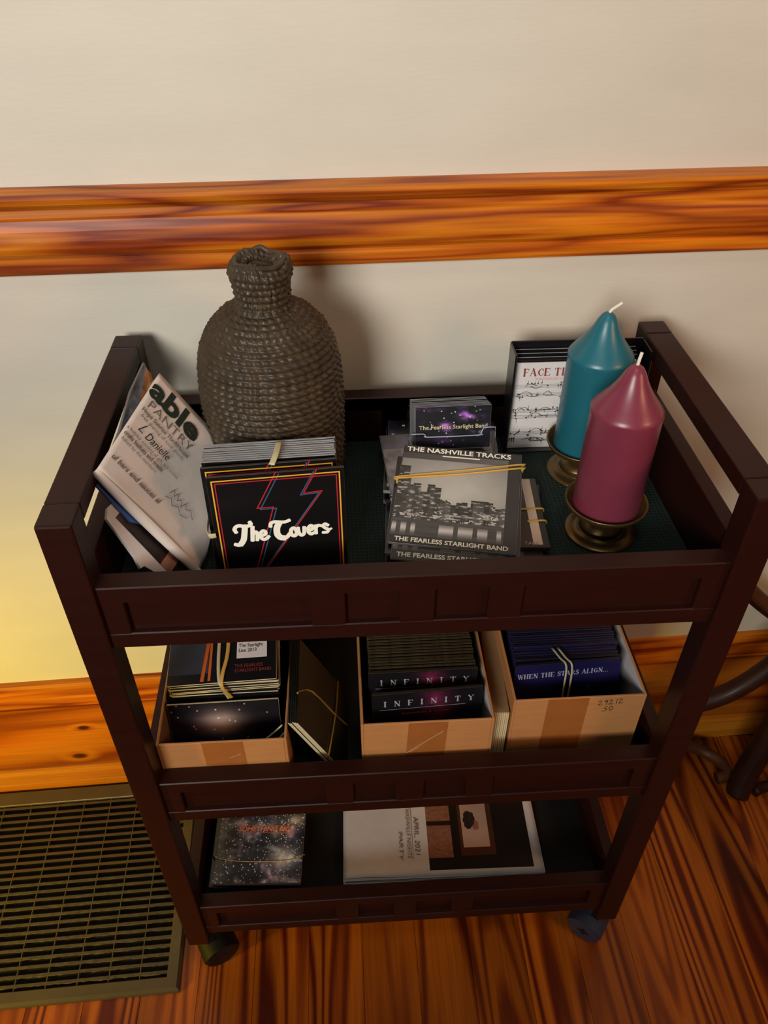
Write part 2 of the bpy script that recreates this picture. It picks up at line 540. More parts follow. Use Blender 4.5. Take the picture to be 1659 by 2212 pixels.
# ------------------------------------------------------------------ the setting
def extrude_profile(name, prof, x0, x1, mat, parent=None, M=WALL):
    """prof: (offset into the room, z) points, extruded along the wall"""
    v, f = [], []
    n = len(prof)
    for x in (x0, x1):
        for (o, z) in prof:
            v.append((x, -o, z))
    for i in range(n):
        j = (i + 1) % n
        f.append((i, j, n + j, n + i))
    f.append(tuple(range(n - 1, -1, -1)))
    f.append(tuple(range(n, 2 * n)))
    o = mesh_obj(name, v, f, mat, parent)
    if parent is None:
        o.matrix_world = M
    return o

wall = box('wall_back', (-2.2, 0, 0), (2.6, 0.1, 2.7), M_WALL, bevel=0)
wall.matrix_world = WALL
tag(wall, 'off-white painted plaster wall behind the trolley', kind='structure')

rail = extrude_profile('trim_1', [(0, 1.0485), (0.004, 1.0485), (0.0215, 1.0455), (0.0235, 1.042), (0.0225, 1.0365), (0.0185, 1.0325),
                                  (0.0175, 1.0305), (0.011, 1.0285), (0.012, 1.0205), (0.0145, 1.0185), (0.017, 1.008), (0.0185, 0.998), (0.0185, 0.9905),
                                  (0.0170, 0.984), (0.0125, 0.9785), (0.0125, 0.9765), (0.0145, 0.9745), (0.0145, 0.9635), (0.0125, 0.9605), (0, 0.9605)], -2.2, 2.6, M_RAIL)
tag(rail, 'moulded varnished pine chair rail running along the white wall', kind='structure')

base = extrude_profile('baseboard_back', [(0, 0.226), (0.014, 0.2235), (0.0145, 0.218), (0.0145, 0.0), (0, 0.0)], -2.2, 2.6, M_BASE)
tag(base, 'tall varnished pine baseboard with dark knots', kind='structure')
extrude_profile('cap_moulding', [(0, 0.2795), (0.009, 0.2785), (0.0115, 0.273), (0.0115, 0.262), (0.014, 0.252), (0.0165, 0.238), (0.0165, 0.231), (0.009, 0.2275), (0, 0.226)], -2.2, 2.6, M_RAIL, base)
extrude_profile('shoe_moulding', [(0.0145, 0.058), (0.019, 0.0565), (0.0225, 0.049), (0.0235, 0.028), (0.0205, 0.0255), (0.0225, 0.022), (0.0225, 0.0), (0.0145, 0.0)], -2.2, 2.6, M_SHOE, base)

floor = box('floor', (-2.2, -2.4, -0.05), (2.8, 0.45, -0.014), M_DUCT, bevel=0)
tag(floor, 'varnished orange pine plank floor', kind='structure')
bw = 0.083
bm = bmesh.new(); bm_box(bm, (0.0002, -1.2, -0.0135), (bw - 0.0002, 1.2, 0), 0.0004, 1)
b0 = from_bm('board', bm, M_FLOOR, floor)
fw_ = Matrix.Rotation(WA * 0.3, 4, 'Z')
for k in range(-17, 29):
    o = b0 if k == -17 else b0.copy()
    if k != -17: COL.objects.link(o)
    o.location = (0.003 + k * bw, -0.84, 0)
    o.parent = floor

# ------------------------------------------------------------------ floor register (a big metal grille)
reg = empty('floor_register', label='olive metal floor register with dusty slats beside the trolley', cat='floor vent')
reg.matrix_world = WALL
def wl(x, y):
    p = WALL.inverted() @ Vector((x, y, 0)); return p.x, p.y
RX1, RY0 = wl(-0.0224, -0.030)
RX0, RY1 = RX1 - 0.62, -0.0240
IX1, IY0, IY1, IX0 = RX1 - 0.0205, RY0 + 0.0205, RY1 - 0.030, RX0 + 0.02
def ring(name, outer, inner, zs, mat, parent):
    (a0, b0_, a1, b1), (c0, d0, c1, d1) = outer, inner
    lv = [((a0, b0_, a1, b1), 0.0005), ((a0 + .001, b0_ + .001, a1 - .001, b1 - .001), zs * 0.5), ((a0 + .005, b0_ + .005, a1 - .005, b1 - .005), zs),
          ((c0 - .001, d0 - .001, c1 + .001, d1 + .001), zs), ((c0, d0, c1, d1), zs - 0.001), ((c0, d0, c1, d1), 0.0005)]
    v, f = [], []
    for (x0, y0, x1, y1), z in lv:
        v += [(x0, y0, z), (x1, y0, z), (x1, y1, z), (x0, y1, z)]
    for i in range(len(lv) - 1):
        for k in range(4):
            k2 = (k + 1) % 4
            f.append((i * 4 + k, i * 4 + k2, i * 4 + 4 + k2, i * 4 + 4 + k))
    return mesh_obj(name, v, f, mat, parent)
ring('frame', (RX0, RY0, RX1, RY1), (IX0, IY0, IX1, IY1), 0.010, M_GRILLE, reg)
box('duct_shade', (IX0 - .003, IY0 - .003, 0.0003), (IX1 + .003, IY1 + .003, 0.0012), M_DUCT, reg, bevel=0)  # flat black sheet stands in for the shade inside the duct
ns = 24
pitch_s = (IY1 - IY0) / ns
rg = random.Random(3)
for i in range(ns):
    yc = IY0 + pitch_s * (i + 0.5) + 0.0012
    dusty = max(0.0, 1 - i / 15)
    n = 130
    v, f = [], []
    hw = 0.0022
    for k in range(n + 1):
        x = IX0 + (IX1 - IX0) * k / n
        e = (vn(x * 160, i * 3.1) - 0.35) * 0.0022 * dusty + (vn(x * 420, i * 5.3, 4) - .4) * 0.0012 * dusty
        h = 0.0082 + vn(x * 200, i * 2.2, 9) * 0.0007 * dusty
        v += [(x, yc + hw, h - 0.0006), (x, yc - hw, h + 0.0002), (x, yc - hw - max(0, e), h - 0.0012), (x, yc - hw * .3, h - 0.003), (x, yc + hw, h - 0.002)]
    for k in range(n):
        for j in range(5):
            j2 = (j + 1) % 5
            f.append((k * 5 + j, k * 5 + j2, (k + 1) * 5 + j2, (k + 1) * 5 + j))
    mesh_obj('slat', v, f, M_DUST if i < 13 else M_GRILLE, reg)
k = 0
x = IX1 - 0.041
while x > IX0:
    box('cross_bar', (x - .0007, IY0, 0.0025), (x + .0007, IY1, 0.0078), M_GRILLE, reg, bevel=0)
    x -= 0.0462

# ------------------------------------------------------------------ the trolley
cart = empty('serving_trolley', (0, 0, 0), label='dark brown wooden three-tier serving trolley on casters against the wall', cat='trolley')
PB = 0.0876
for (x, y) in ((0, 0), (W - PW, 0), (0, D - PD), (W - PW, D - PD)):
    box('post', (x, y, PB), (x + PW, y + PD, H), M_CART, cart, bevel=0.0022)
for x in (0, W - PW):
    box('handle_bar', (x + 0.0002, PD + 0.0003, H - 0.0185), (x + PW - 0.0002, D - PD - 0.0003, H - 0.0002), M_CART, cart, bevel=0.0016)
TR = [(0.8141, 0.7356, 0.7520), (0.5028, 0.4241, 0.4400), (0.1949, 0.1151, 0.1310)]
REC, RT = 0.0046, 0.0205
def apron(zt, zb, y_out, sgn):
    """front/back panel with five sunk fields; y_out outer face, sgn +1: thickness runs to +y"""
    a, b_ = PW - 0.001, W - PW + 0.001
    rd = 0.0065
    def yy(p, q): return (min(y_out + sgn * p, y_out + sgn * q), max(y_out + sgn * p, y_out + sgn * q))
    parts = []
    y0, y1 = yy(rd, RT); parts.append(((a, y0, zb), (b_, y1, zt - 0.0005)))
    y0, y1 = yy(0, RT)
    parts.append(((a, y0, zt - 0.0192), (b_, y1, zt)))
    parts.append(((a, y0, zb), (b_, y1, zb + 0.0195)))
    for (s0, s1) in ((a, 0.0512), (0.2168, 0.2490), (0.2985, 0.3315), (0.3810, 0.4132), (W - 0.0512, b_)):
        parts.append(((s0, y0 + (0.0004 if sgn > 0 else 0), zb + 0.01), (s1, y1 - (0.0004 if sgn < 0 else 0), zt - 0.01)))
    return parts
for i, (zt, zb, zf) in enumerate(TR):
    boxes('front_panel', apron(zt, zb, REC, 1), M_CART, cart, 0.0011)
    boxes('back_panel', apron(zt, zb, D - REC, -1), M_CART, cart, 0.0011)
    zs = 0.8235 if i == 0 else zt
    for x in (0.0085, W - 0.0085 - 0.016):
        box('side_panel', (x, PD - 0.001, zb), (x + 0.016, D - PD + 0.001, zs), M_CART, cart, 0.0012)
    box('shelf', (0.0245, REC + RT - 0.001, zf - 0.012), (W - 0.0245, D - REC - RT + 0.001, zf), M_BLACKFLOOR, cart, bevel=0)

def caster(cx, cy, ang, mat):
    hub = box('caster', (-0.006, -0.006, 0.046), (0.006, 0.006, PB + 0.001), M_PLASTIC_D, cart, 0.001)
    hub.location = (cx, cy, 0)
    hub.rotation_euler = (0, 0, ang)
    # local x axis = wheel axle
    def disc(x0, x1, r, z, m, name):
        v, f = [], []
        s = 32
        rings_ = [(x0, r * 0.0), (x0, r * .86), (x0 + (x1 - x0) * .12, r), (x1 - (x1 - x0) * .12, r), (x1, r * .86), (x1, 0)]
        for (xx, q) in rings_:
            for k in range(s):
                a = 2 * math.pi * k / s
                v.append((xx, 0.008 + q * math.cos(a), z + q * math.sin(a)))
        for i_ in range(len(rings_) - 1):
            for k in range(s):
                k2 = (k + 1) % s
                f.append((i_ * s + k, i_ * s + k2, (i_ + 1) * s + k2, (i_ + 1) * s + k))
        return mesh_obj(name, v, f, m, hub, smooth=False)
    disc(-0.021, -0.004, 0.0255, 0.0257, mat, 'wheel')
    disc(0.004, 0.021, 0.0255, 0.0257, mat, 'wheel')
    disc(-0.0045, 0.0045, 0.019, 0.027, M_PLASTIC_D, 'axle_housing')
    # hood over the wheels
    v, f = [], []
    s = 16
    for xx in (-0.0225, 0.0225):
        for q in (0.0295, 0.0268):
            for k in range(s + 1):
                a = R(20) + R(140) * k / s
                v.append((xx, 0.008 + q * math.cos(a), 0.0257 + q * math.sin(a)))
    m1 = s + 1
    for k in range(s):
        f.append((k, k + 1, 2 * m1 + k + 1, 2 * m1 + k))
        f.append((m1 + k, 3 * m1 + k, 3 * m1 + k + 1, m1 + k + 1))
        f.append((k, m1 + k, m1 + k + 1, k + 1))
        f.append((2 * m1 + k, 2 * m1 + k + 1, 3 * m1 + k + 1, 3 * m1 + k))
    mesh_obj('hood', v, f, mat, hub, smooth=False)
    # star shaped hole in each outer face
    for sx in (-1, 1):
        v = [(sx * 0.0212, 0.008, 0.0257)]
        for k in range(16):
            a = 2 * math.pi * k / 16
            q = 0.0105 if k % 4 == 0 else (0.0045 if k % 2 == 0 else 0.006)
            v.append((sx * 0.0213, 0.008 + q * math.cos(a), 0.0257 + q * math.sin(a)))
        f = [(0, 1 + k, 1 + (k + 1) % 16) for k in range(16)]
        mesh_obj('hole', v, f, M_PLASTIC_D, hub)
    return hub
caster(W - 0.018, 0.022, R(52), M_PLASTIC)
caster(0.024, 0.022, R(-62), M_PLASTIC_D)
caster(0.018, D - 0.022, R(150), M_PLASTIC_D)
caster(W - 0.018, D - 0.022, R(30), M_PLASTIC_D)

matl = box('shelf_liner', (0.0255, 0.0256, 0.7521), (W - 0.0255, 0.3064, 0.7535), M_MAT, bevel=0.0003, seg=1)
tag(matl, 'dark green meshed non-slip liner on the top shelf', 'shelf liner')
Z1, Z2, Z3 = 0.7536, 0.4402, 0.1312

# ------------------------------------------------------------------ woven vase
def vase():
    ctl = [(0.0, 0.700), (0.775, 0.700)]
    prof = [(0.7537, 0.062), (0.765, 0.0675), (0.80, 0.0705), (0.83, 0.0715), (0.865, 0.0722), (0.89, 0.0718), (0.91, 0.0706), (0.925, 0.0682), (0.937, 0.0645),
            (0.948, 0.0590), (0.957, 0.0520), (0.964, 0.0440), (0.9690, 0.0345), (0.9735, 0.0272), (0.980, 0.0252), (0.990, 0.0258), (1.000, 0.0272), (1.007, 0.0292), (1.0125, 0.0288), (1.0165, 0.0258), (1.0172, 0.0215), (1.0150, 0.0165), (1.0105, 0.0135)]
    # resample the silhouette evenly
    P = [Vector((r, z)) for z, r in prof]
    L = [0]
    for i in range(1, len(P)): L.append(L[-1] + (P[i] - P[i - 1]).length)
    def at(s):
        for i in range(1, len(P)):
            if s <= L[i] or i == len(P) - 1:
                t = (s - L[i - 1]) / (L[i] - L[i - 1])
                return P[i - 1].lerp(P[i], max(0, min(1, t)))
    tot = L[-1]
    rows = 43
    nv, nu = rows * 7, 384
    v, f = [], []
    rc = random.Random(5)
    ro = [rc.random() * 6 for _ in range(rows + 1)]
    for j in range(nv + 1):
        s = tot * j / nv
        p = at(s)
        q = at(min(tot, s + tot * 0.004)) - at(max(0, s - tot * 0.004))
        nrm = Vector((q.y, -q.x)).normalized()
        row = s / tot * rows
        ri = int(min(rows - 1, row)); fr = row - ri
        cnt = 47 if p.x > 0.045 else 26
        upper = max(0.0, min(1.0, (p.y - 0.90) / 0.03))
        for k in range(nu):
            a = 2 * math.pi * k / nu
            ph = a / (2 * math.pi) * cnt + ro[ri] * 0.15 + (0.5 if ri % 2 else 0)
            wob = vn(a * 14, row * 0.8, 3)
            roll_ = math.sin(math.pi * fr)
            knob = 0.5 + 0.5 * math.cos(2 * math.pi * (ph + 0.6 * (fr - .5)))
            bump = roll_ * (0.0010 + 0.0028 * knob * (1 - 0.35 * upper)) * 0.85 + (wob - .5) * 0.0014
            rr_ = p.x + nrm.x * bump
            zz = p.y + nrm.y * bump
            if p.y > 1.0:
                zz += 0.0022 * math.sin(a * 3 + 1) * (p.y - 1.0) / 0.013 + 0.0012 * (vn(a * 5, 2, 8) - .5) * (p.y - 1.0) / 0.013
            v.append((rr_ * math.cos(a), rr_ * math.sin(a), zz))
    for j in range(nv):
        for k in range(nu):
            k2 = (k + 1) % nu
            f.append((j * nu + k, j * nu + k2, (j + 1) * nu + k2, (j + 1) * nu + k))
    f.append(tuple(range(nu - 1, -1, -1)))
    root = empty('woven_vase', (0.1805, 0.2255, 0), label='brown bottle-shaped vase of coiled woven texture on the top shelf', cat='vase')
    mesh_obj('body', v, f, M_VASE, root, smooth=True)
    lathe('mouth', [(0.0150, 1.0115), (0.0125, 1.008), (0.0120, 0.995), (0.0120, 0.975), (0.001, 0.974)], M_VASE_IN, root, 48, cap=False)
    tube('rim_coil', [((0.0225 + 0.0010 * vn(k, 1, 5)) * math.cos(k * math.pi / 8), (0.0225 + 0.0010 * vn(k, 1, 5)) * math.sin(k * math.pi / 8), 1.0175 + 0.0012 * math.sin(k * math.pi / 8 * 3 + 1) + (0.0035 if k == 4 else 0)) for k in range(16)],
         0.0026, M_VASE, root, seg=8, closed=True)
vase()

# ------------------------------------------------------------------ candles on brass holders
def candle(cx, cy, mat, color, where, wick):
    h = empty('candle_holder', (cx, cy, Z1), label='round brass pedestal holder under the %s candle' % color, cat='candle holder')
    lathe('base', [(0.0365, 0.0), (0.0375, 0.0012), (0.0365, 0.0026), (0.0300, 0.0034), (0.0260, 0.0044), (0.0245, 0.0060), (0.0235, 0.0070)], M_BRASS, h, 64)
    lathe('stem', [(0.0235, 0.0068), (0.0215, 0.0110), (0.0165, 0.0155), (0.0105, 0.0190), (0.0080, 0.0215), (0.0090, 0.0250), (0.0150, 0.0290), (0.0220, 0.0315)], M_BRASS, h, 64)
    lathe('dish', [(0.0210, 0.0305), (0.0330, 0.0320), (0.0400, 0.0370), (0.0425, 0.0425), (0.0418, 0.0436), (0.0395, 0.0418), (0.0355, 0.0375), (0.0300, 0.0350)], M_BRASS, h, 72)
    c = empty('pillar_candle', (cx, cy, Z1 + 0.0353), label='%s pillar candle with a pointed tip, %s' % (color, where), cat='candle')
    r = 0.0340
    lathe('wax', [(r * .98, 0.0), (r, 0.002), (r, 0.1135), (r * 1.015, 0.1150), (r * 1.01, 0.1170), (r * .94, 0.1205), (r * .80, 0.1265), (r * .64, 0.1335), (r * .49, 0.1415),
                  (r * .38, 0.1485), (r * .29, 0.1555), (r * .20, 0.1605), (r * .10, 0.1632), (0.001, 0.1640)], mat, c, 96)
    tube('wick', [(0, 0, 0.162)] + wick, 0.0017, M_WICK, c, seg=6)
candle(0.5215, 0.1240, M_PLUM, 'plum purple', 'in front of the teal one', [(0.0005, 0, 0.168), (0.002, 0.001, 0.1755)])
candle(0.5255, 0.2310, M_TEAL, 'teal blue', 'behind the purple one', [(0.002, 0, 0.166), (0.006, 0.001, 0.1685), (0.0125, 0.002, 0.1725)])

# ------------------------------------------------------------------ sleeves: upright things, local x width, y thickness, z height, front at -y
def sleeve_body(w, h, t, mats, parent, name='sleeve', bevel=0.0003):
    """mats: (face, edge)"""
    o = box(name, (-w / 2, -t / 2, 0), (w / 2, t / 2, h), list(mats), parent, bevel=bevel, seg=1)
    if len(mats) > 1:
        for p in o.data.polygons:
            p.material_index = 0 if abs(p.normal.y) > 0.9 else 1
    return o
FR = lambda w, h, t: Matrix(((1, 0, 0, -w / 2), (0, 0, -1, -t / 2), (0, 1, 0, 0), (0, 0, 0, 1)))   # print frame on the front face: x right, y up, out = -y

def galaxy(seed, tint=(1, 1, 1), dens=0.985, glow=0.6, cx=.5, cy=.5):
    def fn(u, v):
        g = fbm(u * 5 + seed, v * 5 + seed * 2, seed)
        g = max(0, g - 0.45) * 2.2
        d = math.exp(-((u - cx) ** 2 + (v - cy) ** 2) * 9) * glow
        c = [12 + 210 * tint[0] * g * g + 120 * d * g, 12 + 170 * tint[1] * g * g + 90 * d * g, 18 + 200 * tint[2] * g * g + 110 * d * g]
        if hsh(int(u * 97), int(v * 97), seed + 50) > dens:
            s = 90 + 160 * hsh(int(u * 97), int(v * 97), seed + 60)
            c = [c[0] + s, c[1] + s * .95, c[2] + s]
        return c
    return fn

# --- 'The Covers' stack
def script_covers(parent, M, s):
    def ell(cx, cy, a, b, n=10, a0=0, a1=360):
        return [(cx + a * math.cos(R(a0 + (a1 - a0) * i / n)), cy + b * math.sin(R(a0 + (a1 - a0) * i / n))) for i in range(n + 1)]
    L = [(.16, [(.02, .62), (-.02, .78), (.06, .92), (.22, .97), (.42, .91), (.60, .90), (.74, .98), (.72, 1.10)]),
         (.24, [(.46, .88), (.40, .55), (.30, .15), (.14, -.10)]), (.17, [(.22, -.06), (.05, -.14), (-.10, -.08)]),
         (.17, [(.80, .80), (.70, .05)]), (.15, [(.73, .30), (.84, .50), (.96, .44), (.92, .04)]),
         (.15, [(1.12, .24), (1.32, .32), (1.34, .46), (1.24, .52), (1.12, .40), (1.10, .18), (1.20, .04), (1.34, .05), (1.46, .16)]),
         (.15, [(1.62, .74), (1.66, .90), (1.82, .97), (2.06, .93), (2.30, .90), (2.50, .96)]),
         (.26, [(2.04, .88), (1.90, .60), (1.88, .25), (2.00, .04), (2.16, -.02)]), (.17, [(2.14, .0), (2.30, .02), (2.42, .16)]),
         (.16, ell(2.64, .26, .13, .22, 12)),
         (.15, [(2.86, .46), (2.88, .16), (2.98, .03), (3.10, .12), (3.14, .46)]), (.1, [(3.14, .46), (3.24, .40)]),
         (.15, [(3.34, .24), (3.52, .32), (3.54, .44), (3.45, .52), (3.34, .40), (3.32, .18), (3.42, .04), (3.56, .08)]),
         (.15, [(3.68, .48), (3.66, .05)]), (.14, [(3.68, .34), (3.78, .48), (3.90, .46)]),
         (.14, [(4.24, .44), (4.12, .52), (4.02, .42), (4.12, .28), (4.24, .18), (4.18, .04), (4.00, .04)]), (.1, [(4.22, .1), (4.38, .22)])]
    def smooth(p):
        if len(p) < 3: return p
        o = []
        for i in range(len(p) - 1):
            p0, p1, p2, p3 = p[max(0, i - 1)], p[i], p[i + 1], p[min(len(p) - 1, i + 2)]
            for k in range(5):
                t = k / 5
                o.append(tuple(0.5 * (2 * b + (c - a) * t + (2 * a - 5 * b + 4 * c - d) * t * t + (3 * b - a - 3 * c + d) * t ** 3) for a, b, c, d in zip(p0, p1, p2, p3)))
        return o + [p[-1]]
    out = [(w * s * 1.15, [(x * s, y * s) for x, y in smooth(p)]) for w, p in L]
    return strokes('lettering', out, 0.001, M_WHITEINK, parent, M, eps=0.0005, round_=True)

def covers_sleeve(x, y, yaw_, lean, label, first):
    w, h, t = 0.1245, 0.1260, 0.0030
    r = empty('cd_sleeve', (x, y, Z1), (lean, 0, yaw_), label=label, cat='cd sleeve', group='cd sleeves with red and blue bolts')
    sleeve_body(w, h, t, (M_BLACK, M_DKBROWN), r)
    M = FR(w, h, t)
    m = 0.0045
    fr = [(m, -.0), (m, h - m), (w - m, h - m), (w - m, -.0)]
    strokes('gold_border', [[(m, 0.003), (m, h - m), (w - m, h - m), (w - m, 0.003), (m, 0.003)]], 0.0013, M_GOLDINK, r, M)
    q = 0.0073
    strokes('red_border', [[(q, 0.006), (q, h - q), (w - q, h - q), (w - q, 0.006), (q, 0.006)]], 0.0010, M_REDINK, r, M)
    P = lambda u, v: (u * w, (1 - v) * h)
    A = [P(.50, .0), P(.34, .30), P(.46, .30), P(.27, .92)]
    B = [P(.80, .0), P(.69, .20), P(.83, .19), P(.33, .92)]
    off = lambda L, d: [(a + d, b - abs(d) * .6) for a, b in L]
    strokes('red_bolt', [A, B], 0.0011, M_REDINK, r, M)
    strokes('blue_bolt', [off(A, 0.0028), off(B, -0.0028)], 0.0011, M_BLUEINK, r, M)
    if first:
        MM = M @ Matrix.Translation((0.0200, 0.0500, 0)) @ Matrix.Rotation(R(2.2), 4, 'Z')
        script_covers(r, MM, 0.0205)
    return r
covers_sleeve(0.1905, 0.0730, R(4.5), R(-3), 'black cd sleeve lettered The Covers, front of its upright stack', True)
covers_sleeve(0.1840, 0.0860, R(4.0), R(-3.5), 'black gold-bordered cd sleeve directly behind the lettered front one', True)
sl = None
for i in range(9):
    w, h, t = 0.1235, 0.1255, 0.0028
    if sl is None:
        sl = sleeve_body(w, h, t, (M_BLACK, M_SILVER), None, 'cd_sleeve')
        o = sl
    else:
        o = sl.copy(); COL.objects.link(o)
    o.location = (0.1835 + random.uniform(-.001, .001), 0.0925 + i * 0.0031, Z1)
    o.rotation_euler = (R(-4.5 - i * .15), 0, R(3.0 + random.uniform(-.4, .4)))
    tag(o, 'silver-edged cd sleeve in the row behind the lightning-bolt sleeves', 'cd sleeve', 'silver-edged sleeves behind the bolt sleeves')
rb = tube('rubber_band', [(0.1865, 0.0880, Z1 + .1275), (0.1900, 0.102, Z1 + .1298), (0.1915, 0.1255, Z1 + .1272)], 0.001, M_BANDP, None, flat=(0.0030, 0.0006), sub=4)
tag(rb, 'pale rubber band over the tops of the lightning-bolt sleeves', 'rubber band')
rb = tube('rubber_band', [(0.1300, 0.0672, 0.8165), (0.1235, 0.0675, 0.8160), (0.1205, 0.078, 0.8150), (0.1195, 0.100, 0.8140)], 0.001, M_BANDP, None, flat=(0.0006, 0.0030), sub=5)
tag(rb, 'pale rubber band on the left side of the lightning-bolt sleeves', 'rubber band')

# --- newspaper leaning in the left corner
P0 = Vector((0.032, 0.086, 0.885)); PA = Vector((0.106, 0.080, 0.762)); PBt = Vector((0.074, 0.200, 0.915))
E1 = (PA - P0).normalized(); N_ = (PA - P0).cross(PBt - P0).normalized(); E2 = N_.cross(E1)
NM = frame(P0, E1, E2) @ Matrix.Translation((-0.0026, -0.0040, 0.0062))
def newspaper():
    r = empty('newspaper', mat=NM, label='folded newspaper headed able, leaning in the left corner of the top shelf', cat='newspaper')
    # outer sheet: polygon in (a,b), with a roll at the fold side b=0 and a soft curl at the right edge
    def sheet(name, outline_lo, outline_hi, zoff, curl, mat, thick=0.0006):
        na, nb = 26, 24
        v, f = [], []
        for j in range(nb + 1):
            for i in range(na + 1):
                s = i / na; t = j / nb
                a0, b0 = outline_lo(s); a1, b1 = outline_hi(s)
                a = a0 + (a1 - a0) * t; b = b0 + (b1 - b0) * t
                z = zoff + curl(s, t)
                v.append((a, b, z)); 
        m = len(v)
        v += [(a, b, z - thick) for a, b, z in v[:m]]
        for j in range(nb):
            for i in range(na):
                k = j * (na + 1) + i
                f.append((k, k + 1, k + na + 2, k + na + 1))
                f.append((m + k, m + k + na + 1, m + k + na + 2, m + k + 1))
        bd = [i for i in range(na + 1)] + [(j * (na + 1) + na) for j in range(1, nb + 1)] + [nb * (na + 1) + i for i in range(na - 1, -1, -1)] + [j * (na + 1) for j in range(nb - 1, 0, -1)]
        for i in range(len(bd)):
            p, q_ = bd[i], bd[(i + 1) % len(bd)]
            f.append((p, m + p, m + q_, q_))
        return mesh_obj(name, v, f, mat, r, smooth=True)
    lo = lambda s: (0.0 + 0.1445 * s, 0.0 + 0.0)
    def hi(s):
        if s < 0.52: 
            t = s / 0.52; return (-0.0085 + (0.0640 + 0.0085) * t, 0.1245 + 0.002 * t)
        t = (s - 0.52) / 0.48
        return (0.0640 + (0.1440 - 0.0640) * (t ** 0.75), 0.1265 - 0.1115 * (t ** 1.3))
    curl = lambda s, t: -0.0012 * math.sin(math.pi * t) * math.sin(math.pi * s) - 0.004 * max(0, s - .8) ** 2 * 25
    sheet('front_page', lo, hi, 0.0, curl, M_NEWS)
    for k in range(1, 6):
        sheet('page', (lambda s, k=k: (0.002 * k + 0.140 * s, 0.0035)), (lambda s, k=k: (hi(s)[0] * .985 + 0.0005 * k, hi(s)[1] - 0.0012 * k)), -0.0016 * k, curl, M_NEWS if k % 2 else M_NEWS_IN)
    # rolled fold along b=0
    for (rad, tk, m_, nm) in ((0.0052, 0.0007, M_NEWS, 'fold'), (0.0040, 0.0006, M_NEWS_IN, 'inner_fold')):
        v, f = [], []
        na, nc = 24, 12
        for i in range(na + 1):
            a = 0.0002 + 0.1440 * i / na
            rr2 = rad * (1.0 + 0.25 * math.sin(math.pi * i / na))
            for j in range(nc + 1):
                th = R(90) + R(190) * j / nc
                for q_ in (rr2, rr2 - tk):
                    v.append((a, q_ * math.cos(th) + 0.0005, -rad + q_ * math.sin(th) - (0.0012 if rad < .005 else 0)))
        st = 2 * (nc + 1)
        for i in range(na):
            for j in range(nc):
                p = i * st + 2 * j
                f.append((p, p + 2, p + st + 2, p + st)); f.append((p + 1, p + st + 1, p + st + 3, p + 3))
        for i in (0, na):
            for j in range(nc):
                p = i * st + 2 * j
                f.append((p, p + 1, p + 3, p + 2))
        mesh_obj(nm, v, f, m_, r, smooth=True)
    T = lambda a, b, rot_=0: Matrix.Translation((a, b, 0)) @ Matrix.Rotation(rot_, 4, 'Z')
    text('headline', 'able', 0.0300, M_INKG, r, T(-0.006, 0.0985), width=0.068, bold=0.0011, eps=0.0006)
    text('headline', 'PANTRY', 0.0135, M_INKS, r, T(0.0005, 0.0860), width=0.062, bold=-0.0001, eps=0.0006)
    text('text_line', 'Hope Sunrise ThriftHouse', 0.0062, M_INKS, r, T(-0.001, 0.0790), width=0.066, eps=0.0006, bold=0.00012)
    text('text_line', 'free sharing of local goods', 0.0052, M_INKS, r, T(0.002, 0.0730), width=0.060, eps=0.0006)
    text('text_line', 'L', 0.016, M_INK, r, T(0.0060, 0.0600), shear=0.5, eps=0.0008, bold=-.0002)
    text('text_line', 'Danielle', 0.0125, M_INK, r, T(0.0170, 0.0590), width=0.032, shear=0.3, eps=0.0008)
    text('text_line', 'a holiday evening of gift and home', 0.0050, M_INKS, r, T(-0.002, 0.0530), width=0.070, eps=0.0006)
    text('text_line', 'crafts baskets and treats', 0.0062, M_INKS, r, T(-0.001, 0.0460), width=0.052, eps=0.0008, bold=0.0002)
    text('text_line', 'baked by the members', 0.0050, M_INKS, r, T(0.0, 0.0400), width=0.046, eps=0.0008)
    text('text_line', 'ul bars and sauces al', 0.0070, M_INKS, r, T(0.003, 0.0185), width=0.064, eps=0.0008, shear=.2, bold=0.0002)
    strokes('signature', [[(0.070, 0.036), (0.073, 0.043), (0.076, 0.037), (0.079, 0.043), (0.081, 0.036), (0.085, 0.040), (0.088, 0.034), (0.091, 0.041), (0.094, 0.036), (0.099, 0.039), (0.106, 0.033)],
                          [(0.068, 0.030), (0.075, 0.033), (0.079, 0.028), (0.086, 0.032), (0.092, 0.027), (0.100, 0.030)]], 0.0007, M_INKS, r, Matrix.Identity(4), eps=0.0007)
    return r
newspaper()

def slab(name, pts, z0, z1, mat, M, label, cat, group=None):
    n = len(pts)
    v = [(x, y, z1) for x, y in pts] + [(x, y, z0) for x, y in pts]
    f = [tuple(range(n)), tuple(range(2 * n - 1, n - 1, -1))] + [(i, n + i, n + (i + 1) % n, (i + 1) % n) for i in range(n)]
    o = mesh_obj(name, v, f, mat)
    o.matrix_world = M
    return tag(o, label, cat, group)
M_BLUEMAG = plain('magazine_blue', srgb(60, 92, 150), 0.4, coat=0.3)
mg = slab('magazine', [(0.006, -0.0055), (0.060, -0.0085), (0.080, 0.004), (0.085, 0.060), (0.012, 0.060)], -0.0150, -0.0120, M_BLUEMAG, NM, 'blue-edged magazine behind the newspaper, its fold showing at the left', 'magazine')
br = empty('leaflet', mat=NM, label='white glossy leaflet with a dark photo, lowest of the papers in the left corner', cat='leaflet')
lp = [(0.036, -0.0130), (0.041, -0.0210), (0.085, -0.0300), (0.096, -0.0345), (0.098, -0.0300), (0.136, -0.0210), (0.142, 0.020), (0.045, 0.045)]
n = len(lp)
